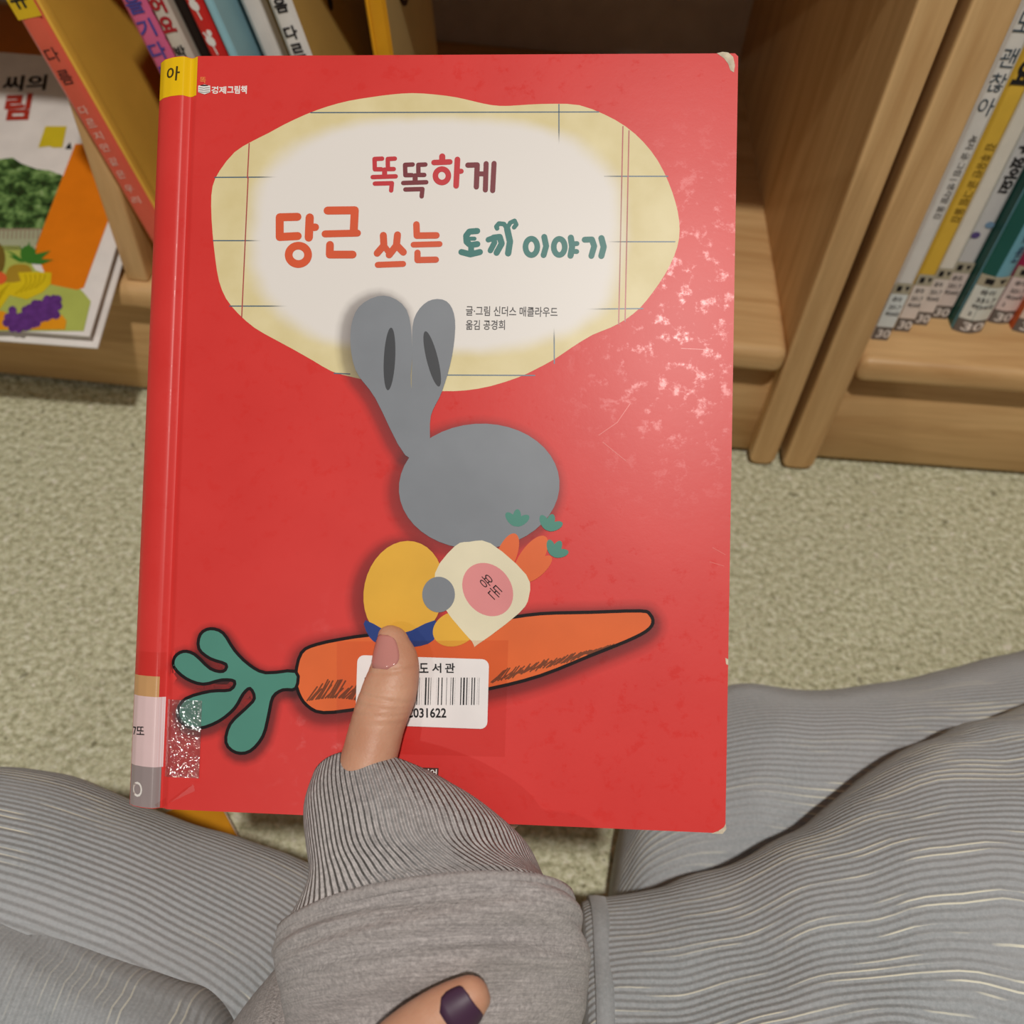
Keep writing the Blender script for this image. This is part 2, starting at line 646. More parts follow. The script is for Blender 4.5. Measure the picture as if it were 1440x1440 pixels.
for i, (pa, pb, srgb, crgb, lab, hg, rnd) in enumerate(RB):
    A, B = atz(*pa, ZB + 0.0005), atz(*pb, ZB + 0.0005)
    t = (B - A).x
    yy = min(A.y, B.y)
    xa = A.x
    if i == 0:
        xa = max(xa, 0.2785)
    e, f = shelf_book(lab, (xa, yy, ZB + 0.0003), t, 0.20, hg, 0, srgb, crgb, 'books with grey 30 stickers', rnd, 'picture_book')
    pr = Print(f, 0.0005).rect(0.0004, 0.0, t - 0.0004, 0.0135, nx=6)
    spine_part(e, pr, 'grey_sticker', GREYBAND, t, rnd)
    pr = Print(f, 0.0005).rect(0.0004, 0.0138, t - 0.0004, 0.0475, nx=6)
    spine_part(e, pr, 'call_number_sticker', plain('sticker_%d' % i, ((222, 228, 226), (226, 214, 204), (224, 214, 206), (222, 208, 200), (220, 224, 216), (226, 206, 200), (230, 206, 190))[i], 0.5), t, rnd)
    pr = Print(f, 0.0005).rect(0.0004, 0.0477, t - 0.0004, 0.0585, nx=6)
    spine_part(e, pr, 'header_strip', plain('header_strip', (176, 168, 146), 0.5), t, rnd)
    pr = Print(f, 0.0008)
    pr.text('30', (t * 0.2, 0.0028), (t * 0.95, 0.0028), 0.0084, 0.02)
    spine_part(e, pr, 'number', WHITEP, t, rnd)
    pr = Print(f, 0.0009)
    pr.rect(t * 0.2, 0.0505, t * 0.46, 0.0558)
    pr.poly([(t * 0.62, 0.0555), (t * 0.88, 0.0555), (t * 0.75, 0.0508)])
    pr.text('유아', (t * 0.22, 0.0400), (t * 0.72, 0.0400), 0.0052, 0.01)
    pr.text('331.7', (t * 0.22, 0.0325), (t * 0.85, 0.0325), 0.0042, 0.015)
    pr.text('하24대', (t * 0.18, 0.0255), (t * 0.88, 0.0255), 0.0046, 0.015)
    if i in (4, 5):
        pr.text('2', (t * 0.2, 0.0185), (t * 0.3, 0.0185), 0.0035, 0.015)
    spine_part(e, pr, 'call_number', INK, t, rnd)
    # titles
    if i == 0:
        pr = Print(f, 0.0006)
        for s, ch in enumerate(['아', '찮', '괜', '도', '래', '그']):
            z = 0.198 + s * 0.0165 + (0.006 if s > 2 else 0)
            pr.text(ch, (t * 0.15, z), (t * 0.85, z), 0.0125, 0.0)
        spine_part(e, pr, 'title', plain('slate_ink', (54, 72, 86), 0.5))
        pr = Print(f, 0.0006).text('세자 글·그림 | 생각말 옮김', (t * 0.35, 0.184), (t * 0.35, 0.118), 0.0062, 0.0)
        spine_part(e, pr, 'credits', INK)
    if i == 1:
        pr = Print(f, 0.0006)
        for s, ch in enumerate(['요', '해', '못']):
            z = 0.214 + s * 0.021
            pr.text(ch, (t * 0.08, z), (t * 0.95, z), 0.0175, 0.05)
        spine_part(e, pr, 'title', INK)
        pr = Print(f, 0.0006).text('김 후유린 글·그림 옮김', (t * 0.35, 0.172), (t * 0.35, 0.108), 0.0068, 0.0)
        spine_part(e, pr, 'credits', plain('brown_ink', (92, 66, 26), 0.5))
    if i == 3:
        pr = Print(f, 0.0006).text('할 수 있어요!', (t * 0.68, 0.176), (t * 0.68, 0.122), 0.0095, 0.05)
        pr.v = [(t * 0.22 + (x - t * 0.68) * -1 if False else x - t * 0.42, y, z) for x, y, z in pr.v]
        spine_part(e, pr, 'title', INK)
        pr = Print(f, 0.0006).text('나도 혼자도', (t * 0.26, 0.245), (t * 0.26, 0.182), 0.0105, 0.03)
        spine_part(e, pr, 'title', plain('violet_ink', (120, 104, 150), 0.5))
        for (cxx, zz, rgb, nm) in ((0.30, 0.084, (92, 76, 130), 'violet_dot'), (0.72, 0.094, (120, 150, 178), 'blue_dot')):
            pr = Print(f, 0.0006).poly(ellipse(t * cxx, zz, 0.0036, 0.0030, 0, 16))
            spine_part(e, pr, nm, plain(nm, rgb, 0.5))
    if i == 4:
        pr = Print(f, 0.0004).rect(0.0, 0.0, t * 0.42, hg, nx=4)
        spine_part(e, pr, 'teal_spine_edge', plain('spine_38_92_84', (38, 92, 84), 0.35), t, rnd)
        pr = Print(f, 0.0008).text('작은 씨앗 하나', (t * 0.62, 0.125), (t * 0.62, 0.072), 0.006, 0.02)
        spine_part(e, pr, 'title', plain('navy_ink', (40, 60, 96), 0.5), t, rnd)

# --- left hand case: books leaning against the divider
LEANERS = [
    # bottom-left x, y front, thickness, depth, height, lean, spine, cover, label
    (-0.2905, 0.620, 0.0175, 0.205, 0.262, 14.8, (222, 98, 76), (240, 186, 76), 'mustard picture book with coral spine leaning on the divider'),
    (-0.2195, 0.635, 0.0165, 0.20, 0.27, 15.6, (214, 100, 140), (150, 40, 60), 'pink book with blue spine lettering in the leaning row'),
    (-0.2015, 0.635, 0.0125, 0.19, 0.268, 15.6, (206, 194, 180), (202, 188, 170), 'cream book with dark red spine lettering in the leaning row'),
    (-0.1880, 0.643, 0.0110, 0.19, 0.262, 15.6, (30, 18, 16), (34, 20, 18), 'black slim book between cream and red leaning books'),
    (-0.1760, 0.635, 0.0115, 0.19, 0.27, 15.6, (204, 44, 40), (190, 44, 40), 'red book with white mouse-like marks on its spine, leaning'),
    (-0.1635, 0.635, 0.0060, 0.21, 0.275, 15.4, (150, 196, 208), (150, 190, 200), 'light blue thin book leaning next to the red one'),
    (-0.1500, 0.660, 0.0170, 0.20, 0.285, 15.4, (222, 216, 210), (220, 214, 208), 'plain white book with thick spine in the leaning row'),
    (-0.1235, 0.635, 0.0150, 0.20, 0.29, 14.6, (226, 222, 216), (206, 166, 92), 'white spined book with black lettering and tan spotted cover, leaning'),
    (-0.0995, 0.640, 0.0140, 0.19, 0.27, 5.5, (214, 150, 30), (206, 180, 124), 'golden spined book at the end of the leaning row'),
]
lean_obj = []
for (x, y, t, dp, hg, ln, srgb, crgb, lab) in LEANERS:
    e, f = shelf_book(lab, (x, y, ZB + 0.0003), t, dp, hg, ln, srgb, crgb, 'books leaning in the left bookcase', 0.0008, 'picture_book',
                      0.3)
    lean_obj.append((e, f, t, hg))

# mustard book details
e, f, t, hg = lean_obj[0]
q = f.pix
pr = Print(f, 0.0010).rect(0.0, q(40, 25)[1], t, hg)
spine_part(e, pr, 'yellow_sticker', plain('yellow_sticker', (226, 186, 36), 0.4))
pr = Print(f, 0.0014)
zt = q(22, 8)[1]
pr.text('유', (t * 0.12, zt - 0.002), (t * 0.8, zt - 0.002), 0.013, 0.02)
spine_part(e, pr, 'sticker_letter', INK)
pr = Print(f, 0.0012)
for ch, (px, py) in (('다', (72, 88)), ('름', (94, 118))):
    z = q(px, py)[1]
    pr.text(ch, (t * 0.26, z), (t * 0.78, z), 0.0098, 0.0)
spine_part(e, pr, 'title', INK)
pr = Print(f, 0.0012)
for ch, py in zip('다르지만같은우리', (160, 178, 196, 212, 232, 250, 270, 286)):
    z = q(117 + (py - 155) * 0.55, py)[1]
    pr.text(ch, (t * 0.3, z), (t * 0.66, z), 0.0062, 0.0)
spine_part(e, pr, 'subtitle', plain('pale_print', (236, 206, 190), 0.5))
# hinge groove ridge on the mustard cover
link('hinge_ridge', box(t - 0.0003, t + 0.0022, 0.001, 0.0105, 0.001, hg - 0.001, 0.001, 3), plain('spine_240_186_76', (240, 186, 76), 0.35), e)
# pink book lettering
e, f, t, hg = lean_obj[1]
pr = Print(f, 0.0012)
zt = f.pix(180, 12)[1]
for s, ch in enumerate('을기다릴래'):
    z = zt - 0.004 - s * 0.0155
    pr.text(ch, (t * 0.15, z), (t * 0.85, z), 0.0118, 0.02)
spine_part(e, pr, 'title', plain('indigo_ink', (74, 74, 150), 0.5))
e, f, t, hg = lean_obj[2]
pr = Print(f, 0.0012)
zt = f.pix(222, 12)[1]
for s, ch in enumerate('어요'):
    z = zt - 0.003 - s * 0.0125
    pr.text(ch, (t * 0.1, z), (t * 0.9, z), 0.0105, 0.05)
spine_part(e, pr, 'title', plain('crimson_ink', (170, 36, 44), 0.5))
pr = Print(f, 0.0012)
for s, ch in enumerate('박정'):
    z = zt - 0.033 - s * 0.0105
    pr.text(ch, (t * 0.2, z), (t * 0.8, z), 0.0085, 0.03)
spine_part(e, pr, 'author', INK)
e, f, t, hg = lean_obj[4]
zt = f.pix(268, 8)[1]
for k in range(3):
    pr = Print(f, 0.0011)
    z = zt - k * 0.0235
    pr.poly(ellipse(t * 0.5, z, 0.0028, 0.0038, 20, 16)).poly(ellipse(t * 0.62, z + 0.0052, 0.0018, 0.0022, 0, 14))
    pr.stroke([(t * 0.3, z + 0.006), (t * 0.45, z + 0.002)], 0.0012).stroke([(t * 0.5, z - 0.003), (t * 0.55, z - 0.009)], 0.0010)
    spine_part(e, pr, 'white_mark', WHITEP)
e, f, t, hg = lean_obj[7]
pr = Print(f, 0.0012)
zt = f.pix(388, 5)[1]
for s, ch in enumerate('마음다르마'):
    z = zt + 0.006 - s * 0.0118 - (0.006 if s > 1 else 0)
    pr.text(ch, (t * 0.2, z), (t * 0.8, z), 0.0092, 0.03)
spine_part(e, pr, 'title', INK)
# spots printed on its right-hand cover
for k, (yy, zz, ra, rb_, rgb) in enumerate(((0.05, 0.24, 0.012, 0.016, (40, 24, 18)), (0.10, 0.22, 0.020, 0.022, (120, 40, 24)),
                                            (0.075, 0.205, 0.006, 0.005, (30, 20, 16)), (0.15, 0.235, 0.018, 0.026, (48, 24, 20)),
                                            (0.125, 0.20, 0.010, 0.014, (150, 60, 30)), (0.045, 0.27, 0.010, 0.008, (150, 70, 30)))):
    pts = ellipse(yy, zz, ra, rb_, 15, 20)
    link('printed_spot', mesh([(t + 0.0003 + k * 0.00005, a, c2) for a, c2 in pts], [tuple(range(20))]), plain('spot_%d' % k, rgb, 0.4), e)
e, f, t, hg = lean_obj[8]
me = box(t * 0.12, t * 0.22, -0.0018, -0.0008, 0.002, hg - 0.002, 0.0003, 1)  # raised smooth strip in the spine's own colour, added to imitate a highlight
link('glint_strip', me, plain('smooth_gold', (214, 150, 30), 0.2), e)
pts = [(0.03, 0.27), (0.04, 0.25), (0.045, 0.225), (0.06, 0.21), (0.08, 0.205), (0.09, 0.22), (0.085, 0.24)]
fr_ = Print(f, 0).stroke(catmull(pts, 4), 0.004)
link('printed_curl', mesh([(t + 0.0003, a, c2) for a, c2, _ in fr_.v], fr_.p), plain('curl_ink', (70, 44, 36), 0.4), e)

# --- display book lying out over the shelf edge, and the orange one propping it up
ang = radians(15.0)
P0 = Vector((-0.3445, 0.5565, 0.1445))
fd = Frame(P0, (1, 0, 0), (0, cos(ang), sin(ang)))
ed = empty('picture_book', P0, fd.m3)
tag(ed, 'white picture book with fruit and garden cover lying over the shelf edge', 'book')
topv = fd.pix(40, 76)[1]
DW, DT = 0.26, 0.010
link('cover', box(-DW, 0, 0, topv, -0.0022, 0, 0.0006, 2), plain('display_white', (228, 222, 216), 0.35), ed)
link('back_cover', box(-DW, 0.0035, -0.004, topv + 0.002, -DT - 0.0022, -DT, 0.0006, 2), plain('display_white', (228, 222, 216)), ed)
link('pages', box(-DW + 0.002, -0.006, 0.006, topv - 0.004, -DT - 0.0002, -0.002), PAGES, ed)


def pd(lift=0.0002):
    return Print(fd, lift)


DS = 1 / 1650.
pd(0.00042).pxpoly([(106, 203), (180, 203), (160, 290), (118, 405), (108, 408), (70, 400), (49, 352)]).build('orange_panel', plain('orange_print', (226, 124, 22), 0.35), ed)
m, nt, b = newmat('garden_print')
vv = coords(nt)
nA = ntex(nt, vv, 90, 5, 0.65)
c = ramp(nt, nA, [(0.34, lin((16, 24, 14))), (0.48, lin((52, 84, 40))), (0.6, lin((120, 156, 88))), (0.75, lin((188, 196, 160)))])
nt.links.new(c, b.inputs['Base Color'])
b.inputs['Roughness'].default_value = 0.35
GARDEN = m
pd(0.0003).pxpoly([(-40, 222), (0, 224), (18, 222), (30, 230), (52, 238), (70, 240), (86, 246), (94, 252), (70, 316), (56, 345), (0, 345), (-40, 345)]).build('printed_trees', GARDEN, ed)
pd(0.0004).pxpoly([(-40, 322), (60, 322), (48, 352), (-40, 352)]).build('printed_lawn', plain('lawn_print', (168, 172, 140), 0.35), ed)
fz = pd(0.0005)
for px in range(-30, 58, 6):
    fz.pxstroke([(px, 322), (px - 1, 336)], 2, DS)
fz.pxstroke([(-40, 324), (58, 323)], 2.5, DS)
fz.build('printed_fence', plain('fence_print', (150, 132, 110), 0.35), ed)
pd(0.0004).pxpoly([(-40, 345), (28, 346), (50, 380), (108, 402), (118, 412), (128, 424), (118, 466), (-40, 466)], 0).build('printed_table', plain('lime_print', (176, 186, 92), 0.35), ed)
pd(0.0006).pxpoly([(8, 388), (14, 376), (26, 372), (40, 374), (46, 384), (42, 398), (20, 402), (10, 398)], 3).build('printed_pineapple', plain('pine_print', (168, 136, 44), 0.35), ed)
lv = pd(0.0007)
for a, b2 in (((38, 370), (8, 352)), ((38, 370), (28, 345)), ((38, 368), (42, 340)), ((38, 370), (72, 353)), ((38, 371), (76, 366)), ((38, 368), (52, 350)), ((36, 370), (12, 360))):
    lv.pxpoly([a, ((a[0] + b2[0]) / 2 - 3, (a[1] + b2[1]) / 2 - 4), b2, ((a[0] + b2[0]) / 2 + 3, (a[1] + b2[1]) / 2 + 4)])
lv.pxpoly(ellipse(40, 358, 11, 12))
lv.build('printed_pineapple_leaves', plain('leaf_print', (62, 120, 44), 0.35), ed)
ba = pd(0.0007).pxpoly([(26, 384), (50, 383), (73, 384), (72, 400), (60, 412), (38, 422), (14, 416), (0, 436), (-30, 436), (-30, 400), (10, 398), (20, 398), (30, 396)])
ba.build('printed_bananas', plain('banana_print', (216, 190, 30), 0.35), ed)
bl = pd(0.0008)
for k in range(5):
    bl.pxstroke([(36 + k * 7, 387), (37 + k * 6, 400 - k), (22 + k * 7, 414 - k * 2)], 1.4, DS, smooth=3)
    bl.pxstroke([(14 - k * 4, 400 + k * 6), (0 - k * 3, 412 + k * 6), (-20, 420 + k * 6)], 1.4, DS)
bl.build('printed_banana_lines', plain('banana_line', (176, 150, 16), 0.35), ed)
pd(0.0009).pxpoly([(-30, 440), (4, 438), (30, 452), (60, 448), (88, 444), (94, 452), (92, 464), (-30, 465)]).build('printed_oranges', plain('orange_fruit', (226, 150, 30), 0.35), ed)
gp = pd(0.0011)
rr = random.Random(3)
for k in range(70):
    s = rr.random()
    cx = 14 + 66 * s + rr.uniform(-6, 6)
    cy = 450 - 26 * max(0, s - 0.35) * 1.3 + rr.uniform(-14, 14)
    gp.pxpoly(ellipse(cx, cy, 6, 6, 0, 10))
gp.build('printed_grapes', plain('grape_print', (96, 52, 124), 0.35, var=0.2, nscale=200), ed)
pd(0.0008).pxpoly(ellipse(-6, 365, 14, 24)).build('printed_mango', plain('mango_print', (116, 96, 40), 0.35), ed)
pd(0.0009).pxpoly(ellipse(0, 392, 10, 9)).build('printed_papaya', plain('papaya_print', (226, 98, 52), 0.35), ed)
t1 = pd(0.0004).pxtext('씨의', (2, 129), (64, 127), 15, 0.03, DS * 2.1)
t1.build('title', INK, ed)
pd(0.0004).pxtext('림', (3, 170), (40, 169), 34, 0.04, DS * 1.55).build('title', plain('brick_ink', (166, 50, 36), 0.5), ed)
pd(0.0004).pxpoly([(64, 178), (94, 178), (88, 208), (74, 208), (70, 206), (54, 208)]).build('printed_ribbon', plain('ribbon_print', (206, 184, 40), 0.35), ed)
pd(0.0004).pxpoly([(94, 206), (99, 200), (101, 210), (92, 210)]).build('printed_mark', INK, ed)

eo = empty('picture_book', (-0.62, 0.80, ZB + 0.0005))
tag(eo, 'orange book lying on the shelf, propping up the fruit cover book', 'book')
link('cover', box(0, 0.272, 0, 0.20, 0, 0.047, 0.002, 2), plain('orange_cover', (196, 110, 30), 0.4), eo)
link('pages', box(0.004, 0.2735, 0.0045, 0.197, 0.004, 0.043), PAGES, eo)
pr = [(0.10 + 0.04 * k, 0.04 + 0.03 * (k % 2)) for k in range(4)]
for k, (a, b2) in enumerate(pr):
    pts = ellipse(a, b2, 0.016, 0.012, 30, 18)
    link('printed_spot', mesh([(x, y, 0.0473 + k * 0.00002) for x, y in pts], [tuple(range(18))]), plain('olive_spot', (120, 100, 30), 0.5), eo)

# ================================================================== THE RED PICTURE BOOK
ORG = Vector((-0.12764615, 0.1278898, 0.30372934))
UU = Vector((0.21431258, 0.00099639, 0.01715146))
VV = Vector((-0.0164724, 0.23425219, 0.17162154))
BW, BH = UU.length, VV.length
fb = Frame(ORG, UU, VV)
bk = empty('picture_book', ORG, fb.m3)
tag(bk, 'worn red hardcover picture book held up by a thumb', 'book')

PROF = [(-0.0122, -0.0105), (-0.0119, -0.0080), (-0.0106, -0.0050), (-0.0078, -0.0024), (-0.0040, -0.0007), (-0.0005, 0.0),
        (0.0008, 0.00005), (0.0016, -0.0003), (0.0026, -0.0012), (0.0036, -0.0016), (0.0047, -0.0012), (0.0058, -0.0003), (0.0068, 0.0)]


def drape(u):
    if u >= PROF[-1][0]:
        return 0.0
    for a, b2 in zip(PROF, PROF[1:]):
        if a[0] <= u <= b2[0]:
            return a[1] + (b2[1] - a[1]) * (u - a[0]) / (b2[0] - a[0])
    return PROF[0][1]


m, nt, b = newmat('red_cover_print')
v = coords(nt)
n1 = ntex(nt, v, 25, 4)
n2 = ntex(nt, v, 240, 4, 0.65)
n3 = ntex(nt, coords(nt, 'Object', (1, 1, 1), (2, 1, 0)), 150, 6, 0.7, 0.1)
c = ramp(nt, n1, [(0.3, lin((212, 54, 50))), (0.7, lin((219, 60, 56)))])
c = mixc(nt, ramp(nt, n2, [(0.2, 0.12), (0.34, 0.0)]), c, lin((150, 24, 28)))
nt.links.new(c, b.inputs['Base Color'])
rg = ramp(nt, n3, [(0.36, 0.28), (0.46, 0.40)])
nt.links.new(rg, b.inputs['Roughness'])
b.inputs['Specular IOR Level'].default_value = 0.34
hb = math2(nt, 'ADD', math2(nt, 'MULTIPLY', n3, 0.6), math2(nt, 'MULTIPLY', n2, 0.25))
bump(nt, b, hb, 0.05, 0.0010)
RED = m

# folded cover: front board, joint groove, spine, back board in one bent sheet
TH = 0.0024
front = [(BW, 0.0)] + [(u, n) for u, n in reversed(PROF)]
DEP = -0.0135
outer = front + [(-0.0118, DEP + 0.0010), (-0.0110, DEP), (BW - 0.004, DEP)]
inner = [(BW - 0.004, DEP + TH), (-0.0090, DEP + TH), (-0.0098, -0.0078), (-0.0080, -0.0056), (-0.003, -0.0034), (0.0005, -TH),
         (0.0036, -TH - 0.0012), (0.0068, -TH), (BW, -TH)]
ring = outer + inner
n = len(ring)
RC = 0.0035


def cover_v(u, top):
    return BH if top else 0.0


vs, fs = [], []
lev = [0.0, 0.0012, BH - 0.0012, BH]
for vv_ in lev:
    edge = vv_ in (0.0, BH)
    for (u, nn_) in ring:
        uu = u
        if edge and u > BW - 0.006:
            uu = u - 0.0012
        vs.append((uu, vv_, nn_))
for k in range(3):
    for i in range(n):
        fs.append((k * n + i, k * n + (i + 1) % n, (k + 1) * n + (i + 1) % n, (k + 1) * n + i))
fs.append(tuple(range(n - 1, -1, -1)))
fs.append(tuple(range(3 * n, 4 * n)))
me = mesh(vs, fs, True)
bm = bmesh.new()
bm.from_mesh(me)
bmesh.ops.recalc_face_normals(bm, faces=bm.faces)
bm.to_mesh(me)
bm.free()
me.set_sharp_from_angle(angle=radians(40))
link('cover', me, RED, bk)
link('pages', box(0.0006, BW - 0.006, 0.003, BH - 0.003, DEP + TH + 0.0001, -TH - 0.0013), PAGES, bk)


def PB(lift):
    return Print(fb, lift * 1e-5, drape)


# --- speech-bubble shape: beige squared paper fading to a white middle
OV = [(297, 290), (299, 262), (309, 240), (330, 214), (354, 199), (378, 187), (400, 175), (430, 161), (460, 150), (490, 142), (520, 137),
      (550, 133), (580, 131), (612, 133), (642, 137), (668, 143), (692, 148), (715, 149), (745, 147), (780, 146), (815, 148), (850, 161),
      (880, 178), (905, 200), (925, 226), (940, 256), (950, 285), (955, 310), (955, 335), (948, 360), (935, 386), (918, 411), (900, 433),
      (880, 449), (858, 461), (833, 471), (805, 488), (780, 505), (752, 520), (728, 531), (690, 543), (655, 549), (620, 550), (575, 547),
      (530, 538), (490, 529), (466, 522), (440, 507), (410, 490), (384, 476), (358, 461), (335, 441), (318, 420), (308, 395), (303, 365), (299, 328)]


def fade_mask(nt):
    cx, cy = fb.pix(612, 330)
    ex = fb.pix(612 + 272, 330)[0] - cx
    ey = fb.pix(612, 330 - 168)[1] - cy
    tc = nt.nodes.new('ShaderNodeTexCoord')
    sp = nt.nodes.new('ShaderNodeSeparateXYZ')
    nt.links.new(tc.outputs['Object'], sp.inputs[0])
    nz = math2(nt, 'MULTIPLY', math2(nt, 'SUBTRACT', ntex(nt, tc.outputs['Object'], 45, 3), 0.5), 0.25)
    dx = math2(nt, 'ABSOLUTE', math2(nt, 'DIVIDE', math2(nt, 'SUBTRACT', sp.outputs[0], cx), ex))
    dy = math2(nt, 'ABSOLUTE', math2(nt, 'DIVIDE', math2(nt, 'SUBTRACT', sp.outputs[1], cy), ey))
    s = math2(nt, 'ADD', math2(nt, 'POWER', dx, 2.7), math2(nt, 'POWER', dy, 2.7))
    s = math2(nt, 'ADD', s, nz)
    mr = nt.nodes.new('ShaderNodeMapRange')
    mr.interpolation_type = 'SMOOTHSTEP'
    mr.inputs['From Min'].default_value = 0.74
    mr.inputs['From Max'].default_value = 1.10
    nt.links.new(s, mr.inputs['Value'])
    return mr.outputs[0]


m, nt, b = newmat('squared_paper_print')
mask = fade_mask(nt)
n1 = ntex(nt, coords(nt), 60, 4)
beige = ramp(nt, n1, [(0.3, lin((214, 198, 146))), (0.7, lin((226, 212, 166)))])
nt.links.new(mixc(nt, mask, lin((228, 222, 216)), beige), b.inputs['Base Color'])
b.inputs['Roughness'].default_value = 0.38
b.inputs['Specular IOR Level'].default_value = 0.22
PAPER = m
PB(4).pxpoly(OV, 2).build('printed_paper_patch', PAPER, bk, 'beige squared paper patch with white middle')


def fading(name, rgb):
    m, nt, b = newmat(name)
    mask = fade_mask(nt)
    b.inputs['Base Color'].default_value = lin(rgb)
    b.inputs['Roughness'].default_value = 0.4
    nt.links.new(mask, b.inputs['Alpha'])
    return m


BLUEL = fading('blue_rule_print', (66, 92, 112))
REDL = fading('red_rule_print', (170, 62, 60))
for a, b2 in (((437, 158.5), (842, 157.5)), ((302, 249.5), (400, 249)), ((850, 248), (939, 248)), ((300, 338.5), (390, 338.5)), ((850, 340), (949, 340)),
              ((323, 430.5), (430, 430.5)), ((790, 435), (904, 434)), ((470, 525), (492, 526)), ((628, 527.5), (752, 528)),
              ((786, 147), (786, 215)), ((779, 440), (779.5, 511))):
    PB(7).pxstroke([a, b2], 1.7).build('printed_blue_rule', BLUEL, bk)
for a, b2 in (((350.5, 202), (348, 250)), ((349, 250), (340, 446)), ((876, 178), (870, 456)), ((884.5, 184), (879, 452))):
    PB(8).pxstroke([a, b2], 1.7).build('printed_red_rule', REDL, bk)

# --- soft printed drop shadows (part of the artwork's own ink)
m, nt, b = newmat('printed_halo')
ca = nt.nodes.new('ShaderNodeVertexColor')
ca.layer_name = 'ink'
b.inputs['Base Color'].default_value = lin((54, 14, 20))
b.inputs['Roughness'].default_value = 0.4
nt.links.new(ca.outputs['Color'], b.inputs['Alpha'])
HALO = m


def halo(outline, spread, shift, name, lift, strength=0.75, smooth=4):
    pts = closed_catmull(outline, smooth) if smooth else outline
    n = len(pts)
    area = sum(pts[i][0] * pts[(i + 1) % n][1] - pts[(i + 1) % n][0] * pts[i][1] for i in range(n))
    sg = 1 if area > 0 else -1
    rings = []
    for k, (d, al) in enumerate(((-14, 1.0), (spread * 0.3, 0.62), (spread * 0.62, 0.22), (spread, 0.0))):
        r = []
        for i in range(n):
            a, c2 = pts[i - 2], pts[(i + 2) % n]
            tx, ty = c2[0] - a[0], c2[1] - a[1]
            L = sqrt(tx * tx + ty * ty) or 1
            r.append((pts[i][0] + sg * ty / L * d + shift[0], pts[i][1] - sg * tx / L * d + shift[1]))
        rings.append((r, al))
    vs, fs, al = [], [], []
    for r, a in rings:
        for q_ in r:
            x, y = fb.pix(*q_)
            vs.append((x, y, drape(x) + lift * 1e-5))
            al.append(a * strength)
    for k in range(3):
        for i in range(n):
            j = (i + 1) % n
            fs.append((k * n + i, k * n + j, (k + 1) * n + j, (k + 1) * n + i))
    me = mesh(vs, fs)
    at = me.color_attributes.new('ink', 'FLOAT_COLOR', 'POINT')
    for i, a in enumerate(al):
        at.data[i].color = (a, a, a, 1)
    return link(name, me, HALO, bk)


ORANGEC = plain('carrot_print', (224, 104, 52), 0.38)
GREENC = plain('leaf_teal_print', (74, 136, 120), 0.38)
BLACKC = plain('outline_print', (26, 16, 18), 0.5, 0.15)
CAR = [(416, 950), (424, 918), (446, 906), (490, 897), (520, 893), (600, 884), (700, 871), (760, 863), (830, 861), (900, 859), (914, 864),
       (918, 876), (908, 888), (880, 902), (830, 922), (760, 950), (690, 968), (600, 984), (510, 996), (455, 1002), (432, 992), (420, 974)]
halo(CAR, 24, (0, 6), 'printed_halo', 10, 0.62, 3)
PB(18).pxpoly(CAR, 3).build('printed_carrot', ORANGEC, bk, 'large orange printed carrot')
PB(22).pxstroke(CAR, 4.6, closed=True, smooth=3).build('printed_carrot_outline', BLACKC, bk)
sh = PB(20)
rr = random.Random(5)
for k in range(26):
    x = 432 + k * 2.9 + rr.uniform(-1, 1)
    sh.pxstroke([(x, 985 - 4 * sin(k / 26 * pi)), (x + 14, 962 + rr.uniform(-8, 8))], 2.2)
SHADE = plain('carrot_shade_print', (120, 62, 36), 0.4)
sh.build('printed_carrot_shading', SHADE, bk)
sh = PB(20)
for k in range(70):
    x = 690 + k * 2.6 + rr.uniform(-1, 1)
    base = 962 - (x - 690) * 0.285
    sh.pxstroke([(x, base + rr.uniform(-5, 0)), (x + 12, base - 9 - 11 * (1 - k / 70.) * rr.random())], 1.8)
sh.build('printed_carrot_shading', SHADE, bk)
LEAFS = [(416, 944), (416, 968), (398, 970), (384, 980), (378, 1005), (370, 1035), (352, 1056), (332, 1058), (318, 1044), (324, 1018), (346, 996),
         (358, 982), (352, 968), (342, 976), (330, 996), (308, 1014), (280, 1024), (258, 1018), (250, 1000), (262, 982), (296, 972), (324, 970),
         (330, 958), (312, 956), (286, 962), (262, 954), (245, 938), (246, 924), (258, 916), (274, 920), (296, 940), (314, 944), (318, 934),
         (296, 926), (280, 912), (282, 892), (296, 884), (314, 890), (330, 914), (350, 934), (374, 946)]
halo(LEAFS, 16, (2, 5), 'printed_halo', 11, 0.7, 2)
PB(24).pxpoly(LEAFS, 3).build('printed_carrot_leaves', GREENC, bk, 'teal green printed carrot leaves')
PB(27).pxstroke(LEAFS, 4.4, closed=True, smooth=3).build('printed_leaf_outline', BLACKC, bk)

# --- plain stand-in animal: simple faceless grey rabbit silhouette in a yellow top, with a pouch
GREYR = plain('grey_rabbit_print', (128, 132, 138), 0.38)
EARA = [(493, 470), (505, 432), (540, 416), (572, 436), (580, 490), (578, 540), (590, 590), (604, 640), (570, 640), (528, 560), (500, 520)]
EARB = [(582, 450), (602, 424), (628, 424), (640, 450), (636, 500), (622, 550), (606, 585), (604, 625), (592, 610), (580, 560), (580, 500)]
HEAD = ellipse(674, 684, 113, 88, -4, 44)
halo(EARA, 18, (-6, 4), 'printed_halo', 12, 0.5, 3)
halo(HEAD, 20, (-6, 6), 'printed_halo', 13, 0.45, 0)
BODY = ellipse(568, 832, 56, 72, 12, 36)
halo(BODY, 20, (-8, 6), 'printed_halo', 14, 0.5, 0)
PB(30).pxpoly(BODY).build('printed_shirt', plain('yellow_print', (226, 172, 60), 0.38), bk)
